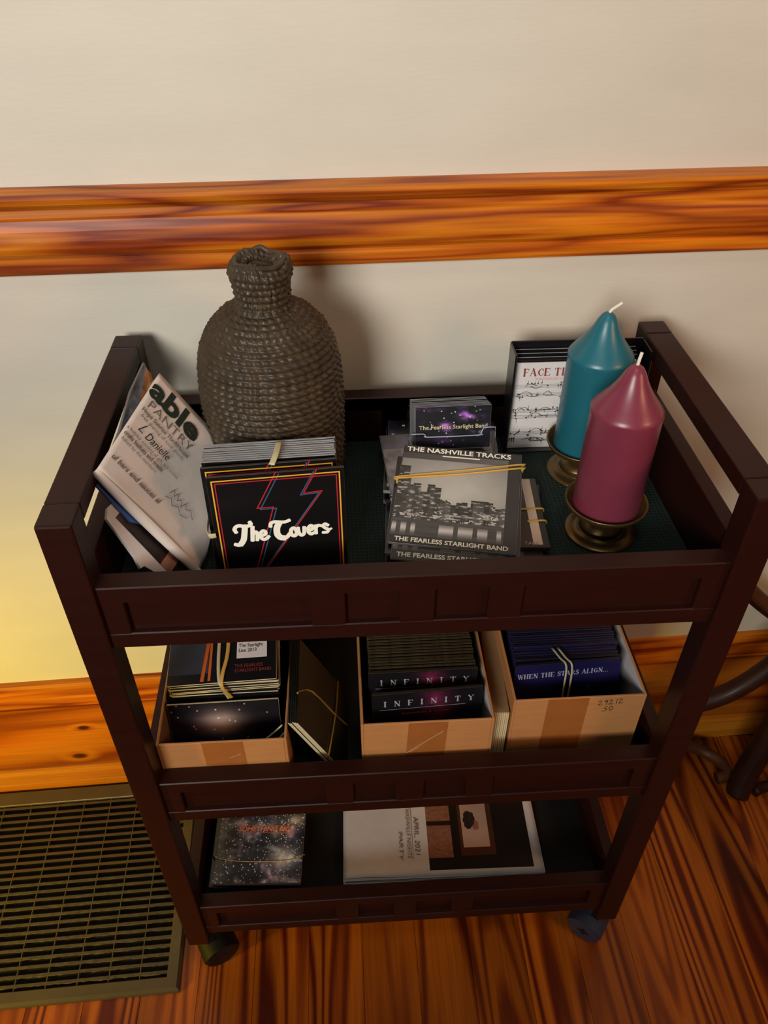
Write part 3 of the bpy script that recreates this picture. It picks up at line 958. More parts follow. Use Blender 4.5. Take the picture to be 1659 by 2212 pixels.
mesh_obj('sheet', [(x, y, -0.0160) for x, y in lp] + [(x, y, -0.0195) for x, y in lp], [tuple(range(n)), tuple(range(2 * n - 1, n - 1, -1))] + [(i, n + i, n + (i + 1) % n, (i + 1) % n) for i in range(n)], M_PAPER, br)
def lf(u, v):
    g = fbm(u * 7, v * 4, 21)
    return [26 + 170 * max(0, g - .55) * (1 + u), 14 + 90 * max(0, g - .5), 12 + 80 * max(0, g - .5)] if not (0.70 < u < 0.85) else [140 + 80 * g, 90 + 80 * g, 76 + 70 * g]
picture('photo', 0.092, 0.024, 46, 12, lf, P_SOFT, br, Matrix.Translation((0.047, -0.0140, -0.0158)) @ Matrix.Rotation(R(-3), 4, 'Z'))
mg2 = empty('magazine', mat=NM, label='grey and orange printed magazine standing against the left handle behind the newspaper', cat='magazine')
pp = [(0.0120, 0.004), (0.030, 0.004), (0.024, 0.090), (-0.0045, 0.1225), (-0.0225, 0.1290), (-0.0150, 0.0930), (-0.0002, 0.0530)]
n = len(pp)
mesh_obj('cover', [(x, y, -0.0125) for x, y in pp] + [(x, y, -0.0160) for x, y in pp], [tuple(range(n)), tuple(range(2 * n - 1, n - 1, -1))] + [(i, n + i, n + (i + 1) % n, (i + 1) % n) for i in range(n)], plain('magazine_grey', srgb(104, 96, 92), 0.5), mg2)
def mf(u, v):
    g = fbm(u * 5, v * 9, 31)
    if v > .62 and u > 0.30: return [190 * g + 60, 120 * g + 40, 70 * g + 20]
    return [96 * g + 34, 92 * g + 36, 98 * g + 40]
v_, f_, c_ = [], [], []
for j in range(30):
    for i in range(10):
        u, w_ = i / 9, j / 29
        yy_ = 0.006 + 0.120 * w_
        xl = 0.0118 - 0.0118 * (yy_ - .004) / .049 if yy_ < .053 else (-0.0002 - 0.0148 * (yy_ - .053) / .040 if yy_ < .093 else -0.0150 - 0.0075 * (yy_ - .093) / .036)
        xr = 0.0285 - 0.0045 * (yy_ - .004) / .086 if yy_ < .09 else 0.0240 - 0.0285 * (yy_ - .09) / .0325 - 0.004 * max(0, (yy_ - .1225) / .006)
        v_.append((xl + 0.0006 + (xr - xl - 0.0012) * u, yy_, -0.0122))
for j in range(29):
    for i in range(9):
        a = j * 10 + i
        f_.append((a, a + 1, a + 11, a + 10)); c_.append(srgb(*mf(i / 9, j / 29)))
mesh_obj('cover_print', v_, f_, P_SOFT, mg2, cols=c_)

# --- centre of the top shelf
def flat_sleeve(cx, cy, z, yaw_, w, h, t, face, edge, label, group=None, tilt=0.0, fn=None, pm=None, res=40, cat='cd sleeve', name='cd_sleeve'):
    """lying sleeve: local x right, y away, top at z+t; tilt lifts the far side"""
    m = Matrix.Translation((cx, cy, z)) @ Matrix.Rotation(yaw_, 4, 'Z') @ Matrix.Rotation(tilt, 4, 'X')
    r = empty(name, mat=m, label=label, cat=cat, group=group)
    o = box('sleeve', (-w / 2, -h / 2, 0), (w / 2, h / 2, t), [face, edge], r, bevel=0.0003, seg=1)
    for p in o.data.polygons:
        p.material_index = 0 if p.normal.z > 0.9 else 1
    if fn:
        picture('cover_print', w * .985, h * .985, res, res, fn, pm or P_GLOSS, r, Matrix.Translation((-w * .4925, -h * .4925, t)))
    return r
TOPF = lambda w, h, t: Matrix.Translation((-w / 2, -h / 2, t))

# back pile, lying flat under the card holder
zz = Z1
nb = 8
for i in range(nb):
    last = i >= nb - 2
    t = 0.0042
    lab = ['blue starry cd sleeve on top of the pile under the card holder', 'galaxy cd sleeve second from the top under the card holder']
    flat_sleeve(0.3640 + random.uniform(-.003, .003), 0.2330 + random.uniform(-.003, .002), zz, R(random.uniform(-4, 4)) - R(3), 0.125, 0.124, t, M_BLACK, M_SILVER if i % 2 else M_DKBROWN,
                lab[nb - 1 - i] if last else 'dark cd sleeve edge in the pile under the card holder', None if last else 'dark sleeves under the card holder',
                fn=galaxy(11 + i, (.6, .8, 1.3), .97, .9) if last else None)
    zz += t
# loose sleeve peeking out at the left of the pile
flat_sleeve(0.3550, 0.2120, zz, R(3), 0.116, 0.112, 0.0015, M_BLACK, M_SILVER, 'grey picture sleeve poking out left of the skyline cd', None,
            fn=lambda u, v: [60 + 130 * fbm(u * 9, v * 9, 3) * (1 if v < .75 else .35), 56 + 118 * fbm(u * 9, v * 9, 3) * (1 if v < .75 else .35), 58 + 120 * fbm(u * 9, v * 9, 3) * (1 if v < .75 else .6)])
# front pile: flat ones, then leaning ones
flat_sleeve(0.3990, 0.1480, Z1, R(-10), 0.125, 0.125, 0.0060, M_DKBROWN, M_DKBROWN, 'dark brown boxed cd set lying lowest right under the skyline cds', None)
d2 = flat_sleeve(0.3620, 0.1080, Z1 + 0.0061, R(-4), 0.140, 0.128, 0.0022, M_BLACK, M_SILVER, 'crumpled plastic cd sleeve lowest under the skyline cds', None, fn=galaxy(5, (.7, .8, 1.0), .96, 1.0), res=34)
pk = flat_sleeve(0.4010, 0.1490, Z1 + 0.0084, R(-4), 0.124, 0.116, 0.0040, M_DKBROWN, M_DKBROWN, 'banded cd set with a pale pink stripe, right of the skyline cds', None)
M_PINK = plain('pale_pink_print', srgb(226, 196, 172), 0.6)
quads('stripe', [(0.1075, 0.004, 0.1170, 0.114)], M_PINK, pk, TOPF(0.124, 0.116, 0.0040))
text('lettering', 'TARS', 0.0062, M_GREYTXT, pk, TOPF(0.124, 0.116, 0.0040) @ Matrix.Translation((0.098, 0.0035, 0)), eps=0.0006)
for k, (yb, x0) in enumerate(((0.060, 0.100), (0.040, 0.106))):
    o = tube('rubber_band', [(x0 - 0.0625, yb - 0.058, 0.0047), (0.050, yb - 0.057, 0.0047), (0.0632, yb - 0.0562, 0.0045), (0.0634, yb - 0.0562, -0.001)], 0.001, M_BAND, None, flat=(0.0016, 0.0005), sub=3)
    o.matrix_world = pk.matrix_world
    tag(o, ('upper' if k == 0 else 'lower') + ' tan rubber band round the pale pink striped cd set', 'rubber band')

def nash_fn(u, v):
    # grey skyline at night over water; v=0 bottom
    if v < 0.075 or v > 0.93 or u < 0.0 or u > 0.90:
        return [46, 43, 42]
    if v > 0.86: return [70 + 40 * u, 68 + 40 * u, 66 + 38 * u]
    sky = 120 + 70 * math.exp(-((u - .45) ** 2 * 3 + (v - .55) ** 2 * 6)) + 20 * (fbm(u * 4, v * 4, 77) - .5)
    hgt = 0.33
    b = int(u * 22)
    top = 0.40 + 0.30 * max(0, 1 - u * 2.2) * (0.6 + 0.5 * hsh(b, 0, 5)) + 0.05 * hsh(b, 1, 5)
    if 0.62 < u < 0.80: top = 0.46
    if 0.10 < u < 0.36: top = 0.52 + 0.08 * hsh(int(u * 16), 3, 5)
    if u < 0.08: top = 0.78
    if 0.62 < u < 0.76: top = 0.47
    if v < 0.235:
        d = 58 + 30 * fbm(u * 3, v * 40, 8)
        if v < 0.20 and hsh(int(u * 26), 7, 3) > 0.62: d += 130 * math.exp(-((v - .15) ** 2) * 500)
        return [d, d * .97, d * .95]
    if v < top:
        n1 = fbm(u * 16, v * 60, 9)
        d = 44 + 46 * hsh(b, 2, 6) + 60 * (n1 - .4)
        if n1 > 0.62: d = 130 + 300 * (n1 - .6)
        if v < .33 and fbm(u * 30, v * 60, 12) > .62: d = 190
        if v > top - .015: d = 44
        return [d, d * .97, d * .93]
    return [sky, sky * .975, sky * .93]
def nash(cx, cy, z, yaw_, tilt, label, full):
    w, h, t = 0.1270, 0.1300, 0.0035
    r = flat_sleeve(cx, cy, z, yaw_, w, h, t, M_BLACK, M_SILVER, label, 'skyline cds in the middle', tilt=tilt, fn=nash_fn, pm=P_SOFT, res=110 if full else 50)
    T = TOPF(w, h, t)
    text('lettering', 'THE NASHVILLE TRACKS', 0.0088, M_WHITEINK, r, T @ Matrix.Translation((0.004, h - 0.0085, 0)), width=0.112, bold=0.00022, eps=0.0006)
    quads('subtitle', [(0.043, h - 0.0132, 0.083, h - 0.0116)], M_WHITEINK, r, T, eps=0.0006)
    text('lettering', 'THE FEARLESS STARLIGHT BAND', 0.0072, M_WHITEINK, r, T @ Matrix.Translation((0.006, 0.0028, 0)), width=0.113, bold=0.0002, eps=0.0006)
    return r
TL = R(13.5)
yawn = R(-12)
for i, lab in ((0, None), (1, None), (2, 'lower cd lettered The Fearless Starlight Band, showing below the skyline cover'), (3, 'skyline cd lettered The Nashville Tracks, on top of the middle pile')):
    if i < 2:
        flat_sleeve(0.3650 - 0.003 * i, 0.1330 - 0.001 * i, Z1 + 0.0275 + i * 0.0036, yawn + R(2 * i), 0.126, 0.128, 0.0034, M_BLACK, M_SILVER, 'dark cd sleeve sandwiched between the skyline cd and the shelf', 'dark sleeves below the skyline cds', tilt=TL)
    elif i == 2:
        nash(0.3680, 0.1230, Z1 + 0.0330, yawn + R(1.5), TL, lab, False)
    else:
        top_cd = nash(0.3680, 0.1370, Z1 + 0.0400, yawn, TL, lab, True)
rbm = tube('rubber_band', [(-0.0645, 0.018, -0.004), (-0.0652, 0.0185, 0.002), (-0.0630, 0.019, 0.0044), (0.0, 0.0340, 0.0047), (0.0625, 0.0500, 0.0044), (0.0650, 0.0505, 0.002), (0.0648, 0.0505, -0.004)], 0.001, M_BAND, None, flat=(0.0016, 0.0006), sub=3)
rbm.matrix_world = top_cd.matrix_world.copy()
tag(rbm, 'tan rubber band across the skyline cd, upper strand of the pair', 'rubber band')
rbm = tube('rubber_band', [(-0.0645, 0.0160, -0.004), (-0.0652, 0.0165, 0.002), (-0.0630, 0.0170, 0.0044), (0.0, 0.0290, 0.0047), (0.0625, 0.0450, 0.0044), (0.0650, 0.0455, 0.002), (0.0648, 0.0455, -0.004)], 0.001, M_BAND, None, flat=(0.0015, 0.0006), sub=3)
rbm.matrix_world = top_cd.matrix_world.copy()
tag(rbm, 'tan rubber band across the skyline cd, lower strand of the pair', 'rubber band')

# card holder with cards
HZ = Z1 + nb * 0.0042 + 0.0017
ch = empty('card_holder', (0.3740, 0.2300, HZ), (0, 0, R(1)), label='clear acrylic holder for cards behind the skyline cds', cat='card holder')
hw = 0.0470
box('base_plate', (-hw, -0.022, 0.0), (hw, 0.030, 0.0022), M_CLEAR, ch, 0.0006, 1)
Mt = Matrix.Rotation(R(-14), 4, 'X')
box('back_plate', (-hw, 0.0145, 0.0022), (hw, 0.0165, 0.050), M_CLEAR, ch, 0.0006, 1, M=Mt)
# front lip with a dipped middle
lipo = [(-hw, .0025), (hw, .0025), (hw, .0300), (0.034, .0300), (0.029, .0215), (-0.029, .0215), (-0.034, .0255), (-hw, .0255)]
n = len(lipo)
v_ = [Mt @ Vector((x, -0.0105, z)) for x, z in lipo] + [Mt @ Vector((x, -0.0125, z)) for x, z in lipo]
mesh_obj('front_lip', v_, [tuple(range(n)), tuple(range(2 * n - 1, n - 1, -1))] + [(i, n + i, n + (i + 1) % n, (i + 1) % n) for i in range(n)], M_CLEAR, ch)
M_HILITE = plain('acrylic_highlight', srgb(170, 176, 196), 0.25, coat=0.5)
tube('polished_edge', [Mt @ Vector((x, -0.0125, z + .0003)) for x, z in ((hw, .0300), (0.034, .0300), (0.031, .0235), (0.028, .0215), (-0.028, .0215), (-0.031, .0235), (-0.034, .0255), (-hw, .0255))], 0.0007, M_HILITE, ch, seg=6, sub=2)  # pale tube paints the highlight along the lip's edge
def card_fn(u, v):
    g = galaxy(41, (.8, .45, 1.0), .985, 1.0, .62, .6)(u, v)
    return g
cards0 = None
for i in range(8):
    if i == 0:
        c = empty('card', label='dark galaxy card at the front of the acrylic holder', cat='card', group='cards in the acrylic holder')
        sleeve_body(0.0840, 0.0500, 0.0009, (M_BLACK, M_SILVER), c, 'card_stock')
        picture('print', 0.0825, 0.0485, 60, 36, card_fn, P_SOFT, c, FR(0.0840, 0.05, 0.0009) @ Matrix.Translation((0.0007, 0.0007, 0)))
        text('lettering', 'The Fearless Starlight Band', 0.0066, M_CREAM, c, FR(0.0840, 0.05, 0.0009) @ Matrix.Translation((0.004, 0.0240, 0)), width=0.076, eps=0.0005, bold=0.00005)
    else:
        if cards0 is None:
            cards0 = sleeve_body(0.0840, 0.0500, 0.0009, (M_BLACK, M_SILVER), None, 'card'); c = cards0
        else:
            c = cards0.copy(); COL.objects.link(c)
        tag(c, 'silver-edged card in the row behind the galaxy card', 'card', 'cards behind the galaxy card')
    c.matrix_world = ch.matrix_world @ Mt @ Matrix.Translation((0.0 - 0.0006 * i, -0.0085 + i * 0.0020 + (0.002 if i > 4 else 0), 0.0055 + 0.0006 * i))

# booklets FACE TIME in a black stand at the back right
SER = {'F': [(.2, [(.12, 0), (.12, 1)]), (.07, [(.0, .98), (.62, .98)]), (.06, [(.12, .5), (.48, .5)]), (.05, [(0, .02), (.28, .02)]), (.05, [(.62, .98), (.62, .74)])],
       'A': [(.06, [(.08, 0), (.42, 1)]), (.18, [(.40, 1), (.74, 0)]), (.06, [(.18, .34), (.62, .34)]), (.05, [(0, .02), (.22, .02)]), (.05, [(.58, .02), (.90, .02)])],
       'C': [(.17, [(.22, .78), (.12, .5), (.22, .2)]), (.07, [(.2, .8), (.42, .99), (.68, .88), (.70, .66)]), (.07, [(.2, .2), (.42, .01), (.66, .12), (.72, .3)])],
       'E': [(.2, [(.12, 0), (.12, 1)]), (.07, [(.0, .98), (.64, .98)]), (.06, [(.12, .5), (.48, .5)]), (.07, [(0, .02), (.68, .02)]), (.05, [(.64, .98), (.64, .76)]), (.05, [(.68, .02), (.68, .26)])],
       'T': [(.2, [(.36, 0), (.36, 1)]), (.07, [(.0, .98), (.72, .98)]), (.05, [(.18, .02), (.54, .02)]), (.05, [(.0, .98), (.0, .72)]), (.05, [(.72, .98), (.72, .72)])],
       'I': [(.2, [(.18, 0), (.18, 1)]), (.05, [(.0, .02), (.36, .02)]), (.05, [(.0, .98), (.36, .98)])],
       'M': [(.07, [(.12, 0), (.14, 1)]), (.17, [(.16, 1), (.46, .1)]), (.06, [(.46, .1), (.76, 1)]), (.2, [(.80, 0), (.80, 1)]), (.05, [(0, .02), (.26, .02)]), (.05, [(.64, .02), (.96, .02)])],
       'N': [(.07, [(.12, 0), (.12, 1)]), (.19, [(.12, .98), (.66, .02)]), (.07, [(.68, 0), (.68, 1)]), (.05, [(0, .02), (.26, .02)]), (.05, [(.54, .98), (.82, .98)]), (.05, [(0, .98), (.2, .98)])],
       'W': [(.17, [(.08, 1), (.32, 0)]), (.07, [(.32, 0), (.52, .95)]), (.17, [(.48, .95), (.74, 0)]), (.07, [(.74, 0), (.98, 1)]), (.05, [(0, .98), (.26, .98)]), (.05, [(.86, .98), (1.08, .98)])],
       'H': [(.19, [(.14, 0), (.14, 1)]), (.19, [(.68, 0), (.68, 1)]), (.06, [(.14, .5), (.68, .5)]), (.05, [(0, .02), (.3, .02)]), (.05, [(.52, .02), (.84, .02)]), (.05, [(0, .98), (.3, .98)]), (.05, [(.52, .98), (.84, .98)])],
       'S': [(.09, [(.56, .74), (.52, .92), (.3, 1), (.1, .84)]), (.17, [(.1, .8), (.3, .55), (.54, .36), (.56, .2)]), (.09, [(.56, .16), (.34, 0), (.1, .08), (.06, .28)])],
       'R': [(.19, [(.14, 0), (.14, 1)]), (.07, [(.0, .98), (.46, .98)]), (.15, [(.5, .92), (.6, .74), (.5, .56)]), (.06, [(.5, .52), (.14, .5)]), (.16, [(.38, .5), (.72, .02)]), (.05, [(0, .02), (.3, .02)])],
       'L': [(.19, [(.14, 0), (.14, 1)]), (.07, [(0, .02), (.62, .02)]), (.05, [(.62, .02), (.62, .28)]), (.05, [(0, .98), (.3, .98)])],
       'G': [(.17, [(.22, .78), (.12, .5), (.22, .2)]), (.07, [(.2, .8), (.42, .99), (.68, .88), (.70, .7)]), (.07, [(.2, .2), (.42, .01), (.66, .1)]), (.16, [(.66, .1), (.66, .42)]), (.05, [(.48, .43), (.8, .43)])],
       'Y': [(.17, [(.08, 1), (.38, .48)]), (.06, [(.38, .48), (.68, 1)]), (.19, [(.38, .5), (.38, 0)]), (.05, [(.2, .02), (.56, .02)]), (.05, [(0, .98), (.24, .98)]), (.05, [(.56, .98), (.8, .98)])]}
ADV = {'F': .78, 'A': .98, 'C': .86, 'E': .84, 'T': .86, 'I': .5, 'M': 1.12, 'N': .94, 'W': 1.18, 'H': .98, 'S': .74, 'R': .88, 'L': .78, 'G': .94, 'Y': .88, ' ': .45, '.': .35}
def serif(name, s, size, width, mat, parent, M, eps=0.0004, sp=0.0):
    tot = sum(ADV[c] + sp for c in s)
    sx = width / tot
    out = []
    x = 0
    for ch_ in s:
        for (w, pts) in SER.get(ch_, [(.14, [(0.05, .02), (.12, .02)])] if ch_ == '.' else []):
            out.append((w * size * 1.05, [((x + a) * sx, b * size) for a, b in pts]))
        x += ADV[ch_] + sp
    return strokes(name, out, 0.001, mat, parent, M, eps)

st = empty('booklet_stand', (0.5215, 0.2740, Z1), label='black plastic stand holding cd booklets at the back right', cat='stand')
box('back_board', (-0.0760, 0.0250, 0.0), (0.0760, 0.0275, 0.1330), M_BLACK, st, 0.0006, 1)
for s_ in (-1, 1):
    box('side_wall', (s_ * 0.0760 - 0.0012, -0.006, 0.0), (s_ * 0.0760 + 0.0012, 0.0262, 0.1320), M_BLACK, st, 0.0005, 1)
box('foot', (-0.0750, -0.004, 0.0), (0.0750, 0.0250, 0.0015), M_BLACK, st, 0.0004, 1)
bk = empty('booklet', (0.5170, 0.2790, Z1 + 0.0017), (R(-2), 0, 0), label='white sheet-music booklet lettered FACE TI, in the black stand', cat='booklet')
bw_, bh_ = 0.1400, 0.1130
sleeve_body(bw_, bh_, 0.0022, (M_PAPER, M_PAPER), bk, 'booklet_cover')
F_ = FR(bw_, bh_, 0.0022)
serif('title', 'FACE TIME', 0.0090, 0.066, M_REDTXT, bk, F_ @ Matrix.Translation((0.012, bh_ - 0.0160, 0)))
text('subtitle', 'THE FEARLESS STARLIGHT', 0.0040, M_SALMON, bk, F_ @ Matrix.Translation((0.026, bh_ - 0.0215, 0)), width=0.05)
rs = random.Random(9)
lines_, blobs = [], []
for sy in (0.082, 0.071, 0.050, 0.042, 0.020, 0.010):
    for k in range(3):
        lines_.append((0.00025, [(0.002, sy + k * 0.0018), (0.138, sy + k * 0.0018)]))
    for k in range(9):
        x0 = rs.uniform(0.004, 0.118); ln = rs.uniform(.010, .022); hh = rs.uniform(-.004, .006)
        lines_.append((0.0005, [(x0 + ln * t_ / 8, sy + 0.002 + hh * math.sin(math.pi * t_ / 8)) for t_ in range(9)]))
    for k in range(24):
        x0 = rs.uniform(0.003, 0.136); y0 = sy + rs.uniform(-.002, .006)
        lines_.append((0.0012, [(x0, y0), (x0 + .0011, y0 + .0004)]))
        lines_.append((0.0003, [(x0 + .001, y0), (x0 + .001, y0 + rs.choice((-1, 1)) * rs.uniform(.003, .006))]))
strokes('music_notes', lines_, 0.0005, M_INK, bk, F_, eps=0.0004)
o0 = None
for i in range(4):
    if o0 is None:
        o0 = sleeve_body(0.1380, 0.1180, 0.0016, (M_BLACK, M_SILVER), None, 'cd_sleeve'); o = o0
    else:
        o = o0.copy(); COL.objects.link(o)
    o.location = (0.5190, 0.2825 + i * 0.0045, Z1 + 0.0017)
    o.scale = (1, 1, 1 + 0.022 * i)
    o.rotation_euler = (R(-2), 0, 0)
    tag(o, 'dark cd sleeve standing behind the sheet-music booklet', 'cd sleeve', 'dark sleeves in the black stand')

# ------------------------------------------------------------------ middle shelf: three open boxes
def card_box(name_label, x0, x1, y0, y1, h, inner_l, inner_r, flare=0.0, yawb=0.0, fronth=None):
    r = empty('cardboard_box', (x0, y0, Z2), (0, 0, yawb), label=name_label, cat='box')
    w, d = x1 - x0, y1 - y0
    t = 0.003
    fh = fronth or h
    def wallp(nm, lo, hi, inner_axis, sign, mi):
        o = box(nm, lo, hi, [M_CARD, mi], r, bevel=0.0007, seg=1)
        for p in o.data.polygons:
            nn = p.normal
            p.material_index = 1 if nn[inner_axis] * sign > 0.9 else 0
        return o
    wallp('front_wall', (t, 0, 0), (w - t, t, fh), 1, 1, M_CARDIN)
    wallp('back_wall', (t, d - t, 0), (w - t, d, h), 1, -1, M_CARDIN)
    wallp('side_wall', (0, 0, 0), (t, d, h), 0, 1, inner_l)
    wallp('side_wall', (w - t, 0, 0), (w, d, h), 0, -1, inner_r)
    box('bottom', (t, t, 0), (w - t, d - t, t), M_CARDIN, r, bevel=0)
    if flare:
        for c_ in r.children:
            for v_ in c_.data.vertices:
                tt = max(0, (v_.co.z - .060) / (h - .060)) * min(1, v_.co.y / .14)
                v_.co.x += flare * tt * (1 if v_.co.x > w / 2 else -1)
    return r
def tape(parent, x0, x1, z0, z1, slant=0.0):
    v = [(x0, -0.0003, z0), (x1, -0.0003, z0), (x1 + slant, -0.0003, z1), (x0 + slant, -0.0003, z1)]
    v += [(x0, -0.00005, z0), (x1, -0.00005, z0), (x1 + slant, -0.00005, z1), (x0 + slant, -0.00005, z1)]
    mesh_obj('tape', v, [(0, 1, 2, 3), (0, 3, 7, 4), (1, 5, 6, 2), (3, 2, 6, 7)], M_TAPE, parent)
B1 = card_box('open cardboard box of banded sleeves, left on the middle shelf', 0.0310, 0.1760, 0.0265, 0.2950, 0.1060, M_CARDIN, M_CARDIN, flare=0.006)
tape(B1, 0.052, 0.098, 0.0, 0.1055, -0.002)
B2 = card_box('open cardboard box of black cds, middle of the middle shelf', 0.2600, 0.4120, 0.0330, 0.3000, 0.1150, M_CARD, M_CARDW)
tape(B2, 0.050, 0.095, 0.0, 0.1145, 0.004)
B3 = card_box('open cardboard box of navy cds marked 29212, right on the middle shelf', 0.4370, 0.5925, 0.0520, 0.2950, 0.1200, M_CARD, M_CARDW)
tape(B3, 0.040, 0.088, 0.0, 0.1195, 0.0)
M_MARK = plain('marker_ink', srgb(40, 22, 16), 0.6)
def hand(parent, M, s, lines, name='handwriting', w=0.0007):
    return strokes(name, [[(x * s, y * s) for x, y in l] for l in lines], w, M_MARK, parent, M, eps=0.0004)
FB = lambda w: Matrix(((1, 0, 0, 0), (0, 0, -1, 0), (0, 1, 0, 0), (0, 0, 0, 1)))
two = [(0, .75), (.2, 1), (.45, .85), (.35, .5), (0, .05), (.3, .02), (.6, .05)]
nine = [(.5, .8), (.3, 1), (.08, .8), (.25, .55), (.5, .75), (.45, .3), (.3, 0)]
one = [(.2, 1), (.12, 0)]
five = [(.55, 1), (.2, .95), (.1, .6), (.4, .55), (.45, .25), (.2, .02), (-.15, .05)]
zero = [(.3, 1), (.05, .6), (.2, .1), (.5, .2), (.6, .7), (.35, 1)]
sh = lambda L, dx, dy=0: [(x + dx, y + dy) for x, y in L]
hand(B3, FB(0) @ Matrix.Translation((0.100, 0.1050, 0)) @ Matrix.Rotation(R(4), 4, 'Z'), 0.0085, [sh(two, 0), sh(nine, .75), sh(two, 1.45), sh(one, 2.35), sh(two, 2.8, .05)])
hand(B3, FB(0) @ Matrix.Translation((0.108, 0.0930, 0)) @ Matrix.Rotation(R(4), 4, 'Z'), 0.0085, [sh(five, 0), sh(zero, .7)])
# creases and glare painted as pale streaks on the clear tape
M_STREAK = plain('tape_crease_glare', srgb(214, 176, 138), 0.3, coat=0.5)
strokes('tape_crease_glare', [[(0.052, 0.058), (0.075, 0.080), (0.094, 0.098)], [(0.056, 0.060), (0.066, 0.068)]], 0.0011, M_STREAK, B2, FB(0), eps=0.0007)
strokes('tape_crease_glare', [[(0.088, 0.014), (0.102, 0.024), (0.110, 0.036)]], 0.0011, M_STREAK, B3, FB(0), eps=0.0007)
strokes('tape_crease_glare', [[(0.078, 0.076), (0.092, 0.083)]], 0.0009, M_STREAK, B1, FB(0), eps=0.0007)

# box 1 content: galaxy sleeve standing in front, stack leaning above
def glow_fn(u, v):
    d = math.exp(-((u - .46) ** 2 * 26 + (v - .72) ** 2 * 30))
    g = fbm(u * 8, v * 8, 61)
    s = 130 if hsh(int(u * 70), int(v * 70), 62) > .985 else 0
    return [14 + 190 * d + 60 * g * max(0, .5 - abs(v - .7)) + s, 11 + 165 * d + 40 * g * max(0, .5 - abs(v - .7)) + s * .9, 14 + 145 * d + 45 * g * max(0, .5 - abs(v - .7)) + s]
gs = empty('cd_sleeve', (0.1010, 0.0560, Z2 + 0.0035), (R(-13), 0, R(1)), label='galaxy cd sleeve with a pale glow, front of the left box', cat='cd sleeve')
sleeve_body(0.1290, 0.1080, 0.0022, (M_BLACK, M_CREAM), gs)
picture('cover_print', 0.127, 0.106, 60, 50, glow_fn, P_SOFT, gs, FR(0.129, 0.108, 0.0022) @ Matrix.Translation((0.001, 0.001, 0)))
fill0 = None
for i in range(11):
    if fill0 is None:
        fill0 = sleeve_body(0.1280, 0.1080, 0.0030, (M_BLACK, M_DKBROWN), None, 'cd_sleeve'); o = fill0
    else:
        o = fill0.copy(); COL.objects.link(o)
    o.location = (0.1010, 0.070 + i * 0.0165, Z2 + 0.0035)
    o.rotation_euler = (R(-12), 0, 0)
    tag(o, 'dark cd sleeve standing under the banded stack in the left box', 'cd sleeve', 'dark sleeves under the banded stack')
TI = R(8)
base1 = Matrix.Translation((0.1035, 0.0850, Z2 + 0.1120)) @ Matrix.Rotation(R(1.5), 4, 'Z') @ Matrix.Rotation(TI, 4, 'X')
rn = random.Random(17)
for i in range(14):
    t = 0.0016
    dx, dy, dr = rn.uniform(-.002, .002), rn.uniform(-.002, .003), rn.uniform(-1.0, 1.0)
    m = base1 @ Matrix.Translation((dx, 0.0635 + dy, 0.0023 * i)) @ Matrix.Rotation(R(dr), 4, 'Z')
    if i < 13:
        if i == 0:
            s0 = box('cd_sleeve', (-.0620, -.0620, 0), (.0620, .0620, t), [M_BLACK, M_CREAM], None, bevel=0.0003, seg=1)
            for p in s0.data.polygons: p.material_index = 0 if abs(p.normal.z) > 0.9 else 1
            o = s0
        else:
            o = s0.copy(); COL.objects.link(o)
        o.matrix_world = m
        tag(o, 'cream-edged cd sleeve in the banded stack in the left box', 'cd sleeve', 'cream-edged banded sleeves in the left box')
    else:
        top1 = empty('cd_sleeve', mat=m, label='dark cd sleeve with a white sticker, top of the banded stack in the left box', cat='cd sleeve')
        s1 = s0.copy(); s1.name = 'sleeve'; [s1.__delitem__(k_) for k_ in ('label', 'category', 'group')]; COL.objects.link(s1); s1.parent = top1; s1.matrix_local = Matrix.Identity(4)
        T1 = Matrix.Translation((-.062, -.062, t))
        def t1(u, v):
            if u < .38 and v > .1: return [56 + 30 * v, 58 + 32 * v, 70 + 40 * v]
            return [15, 13, 18]
        picture('cover_print', .122, .122, 30, 30, t1, P_SOFT, top1, T1 @ Matrix.Translation((.001, .001, 0)))
        quads('sticker', [(0.0780, 0.0300, 0.1130, 0.058)], M_PAPER, top1, T1, eps=0.0005)
        text('lettering', 'The Starlight\nLive 2013', 0.0068, M_INK, top1, T1 @ Matrix.Translation((0.0800, 0.0450, 0)), eps=0.0009, width=0.028)
        M_ORG = plain('print_orange', srgb(214, 104, 40), 0.4, coat=0.3)
        strokes('red_legs', [(0.004, [(0.0395, 0.004), (0.0470, 0.075)]), (0.003, [(0.0475, 0.004), (0.0490, 0.075)])], 0.003, M_ORG, top1, T1, eps=0.0005)
        text('lettering', 'THE FEARLESS\nSTARLIGHT BAND', 0.0062, M_REDTXT, top1, T1 @ Matrix.Translation((0.0760, 0.0180, 0)), eps=0.0005, width=0.042)
top_m = base1
def band_on(M, pts, mat, w, label):
    o = tube('rubber_band', pts, 0.001, mat, None, flat=w, sub=4)
    o.matrix_world = M
    tag(o, label, 'rubber band')
zt1 = 0.0023 * 13 + 0.0022
band_on(base1, [(-0.004, 0.100, zt1), (-0.005, 0.040, zt1 + .0012), (-0.003, 0.004, zt1 + .001), (0.000, -0.0030, zt1 - .006), (0.004, -0.0033, 0.004), (0.0045, -0.002, -0.001)], M_BANDP, (0.0020, 0.0006), 'pale rubber band round the stack in the left box, left strand')
band_on(base1, [(0.005, 0.100, zt1), (0.0055, 0.040, zt1 + .0012), (0.001, 0.010, zt1 + .0020), (0.000, -0.0040, zt1 - .004), (0.0055, -0.0041, 0.010), (0.0075, -0.002, -0.001)], M_BAND, (0.0022, 0.0006), 'pale rubber band round the stack in the left box, right strand')
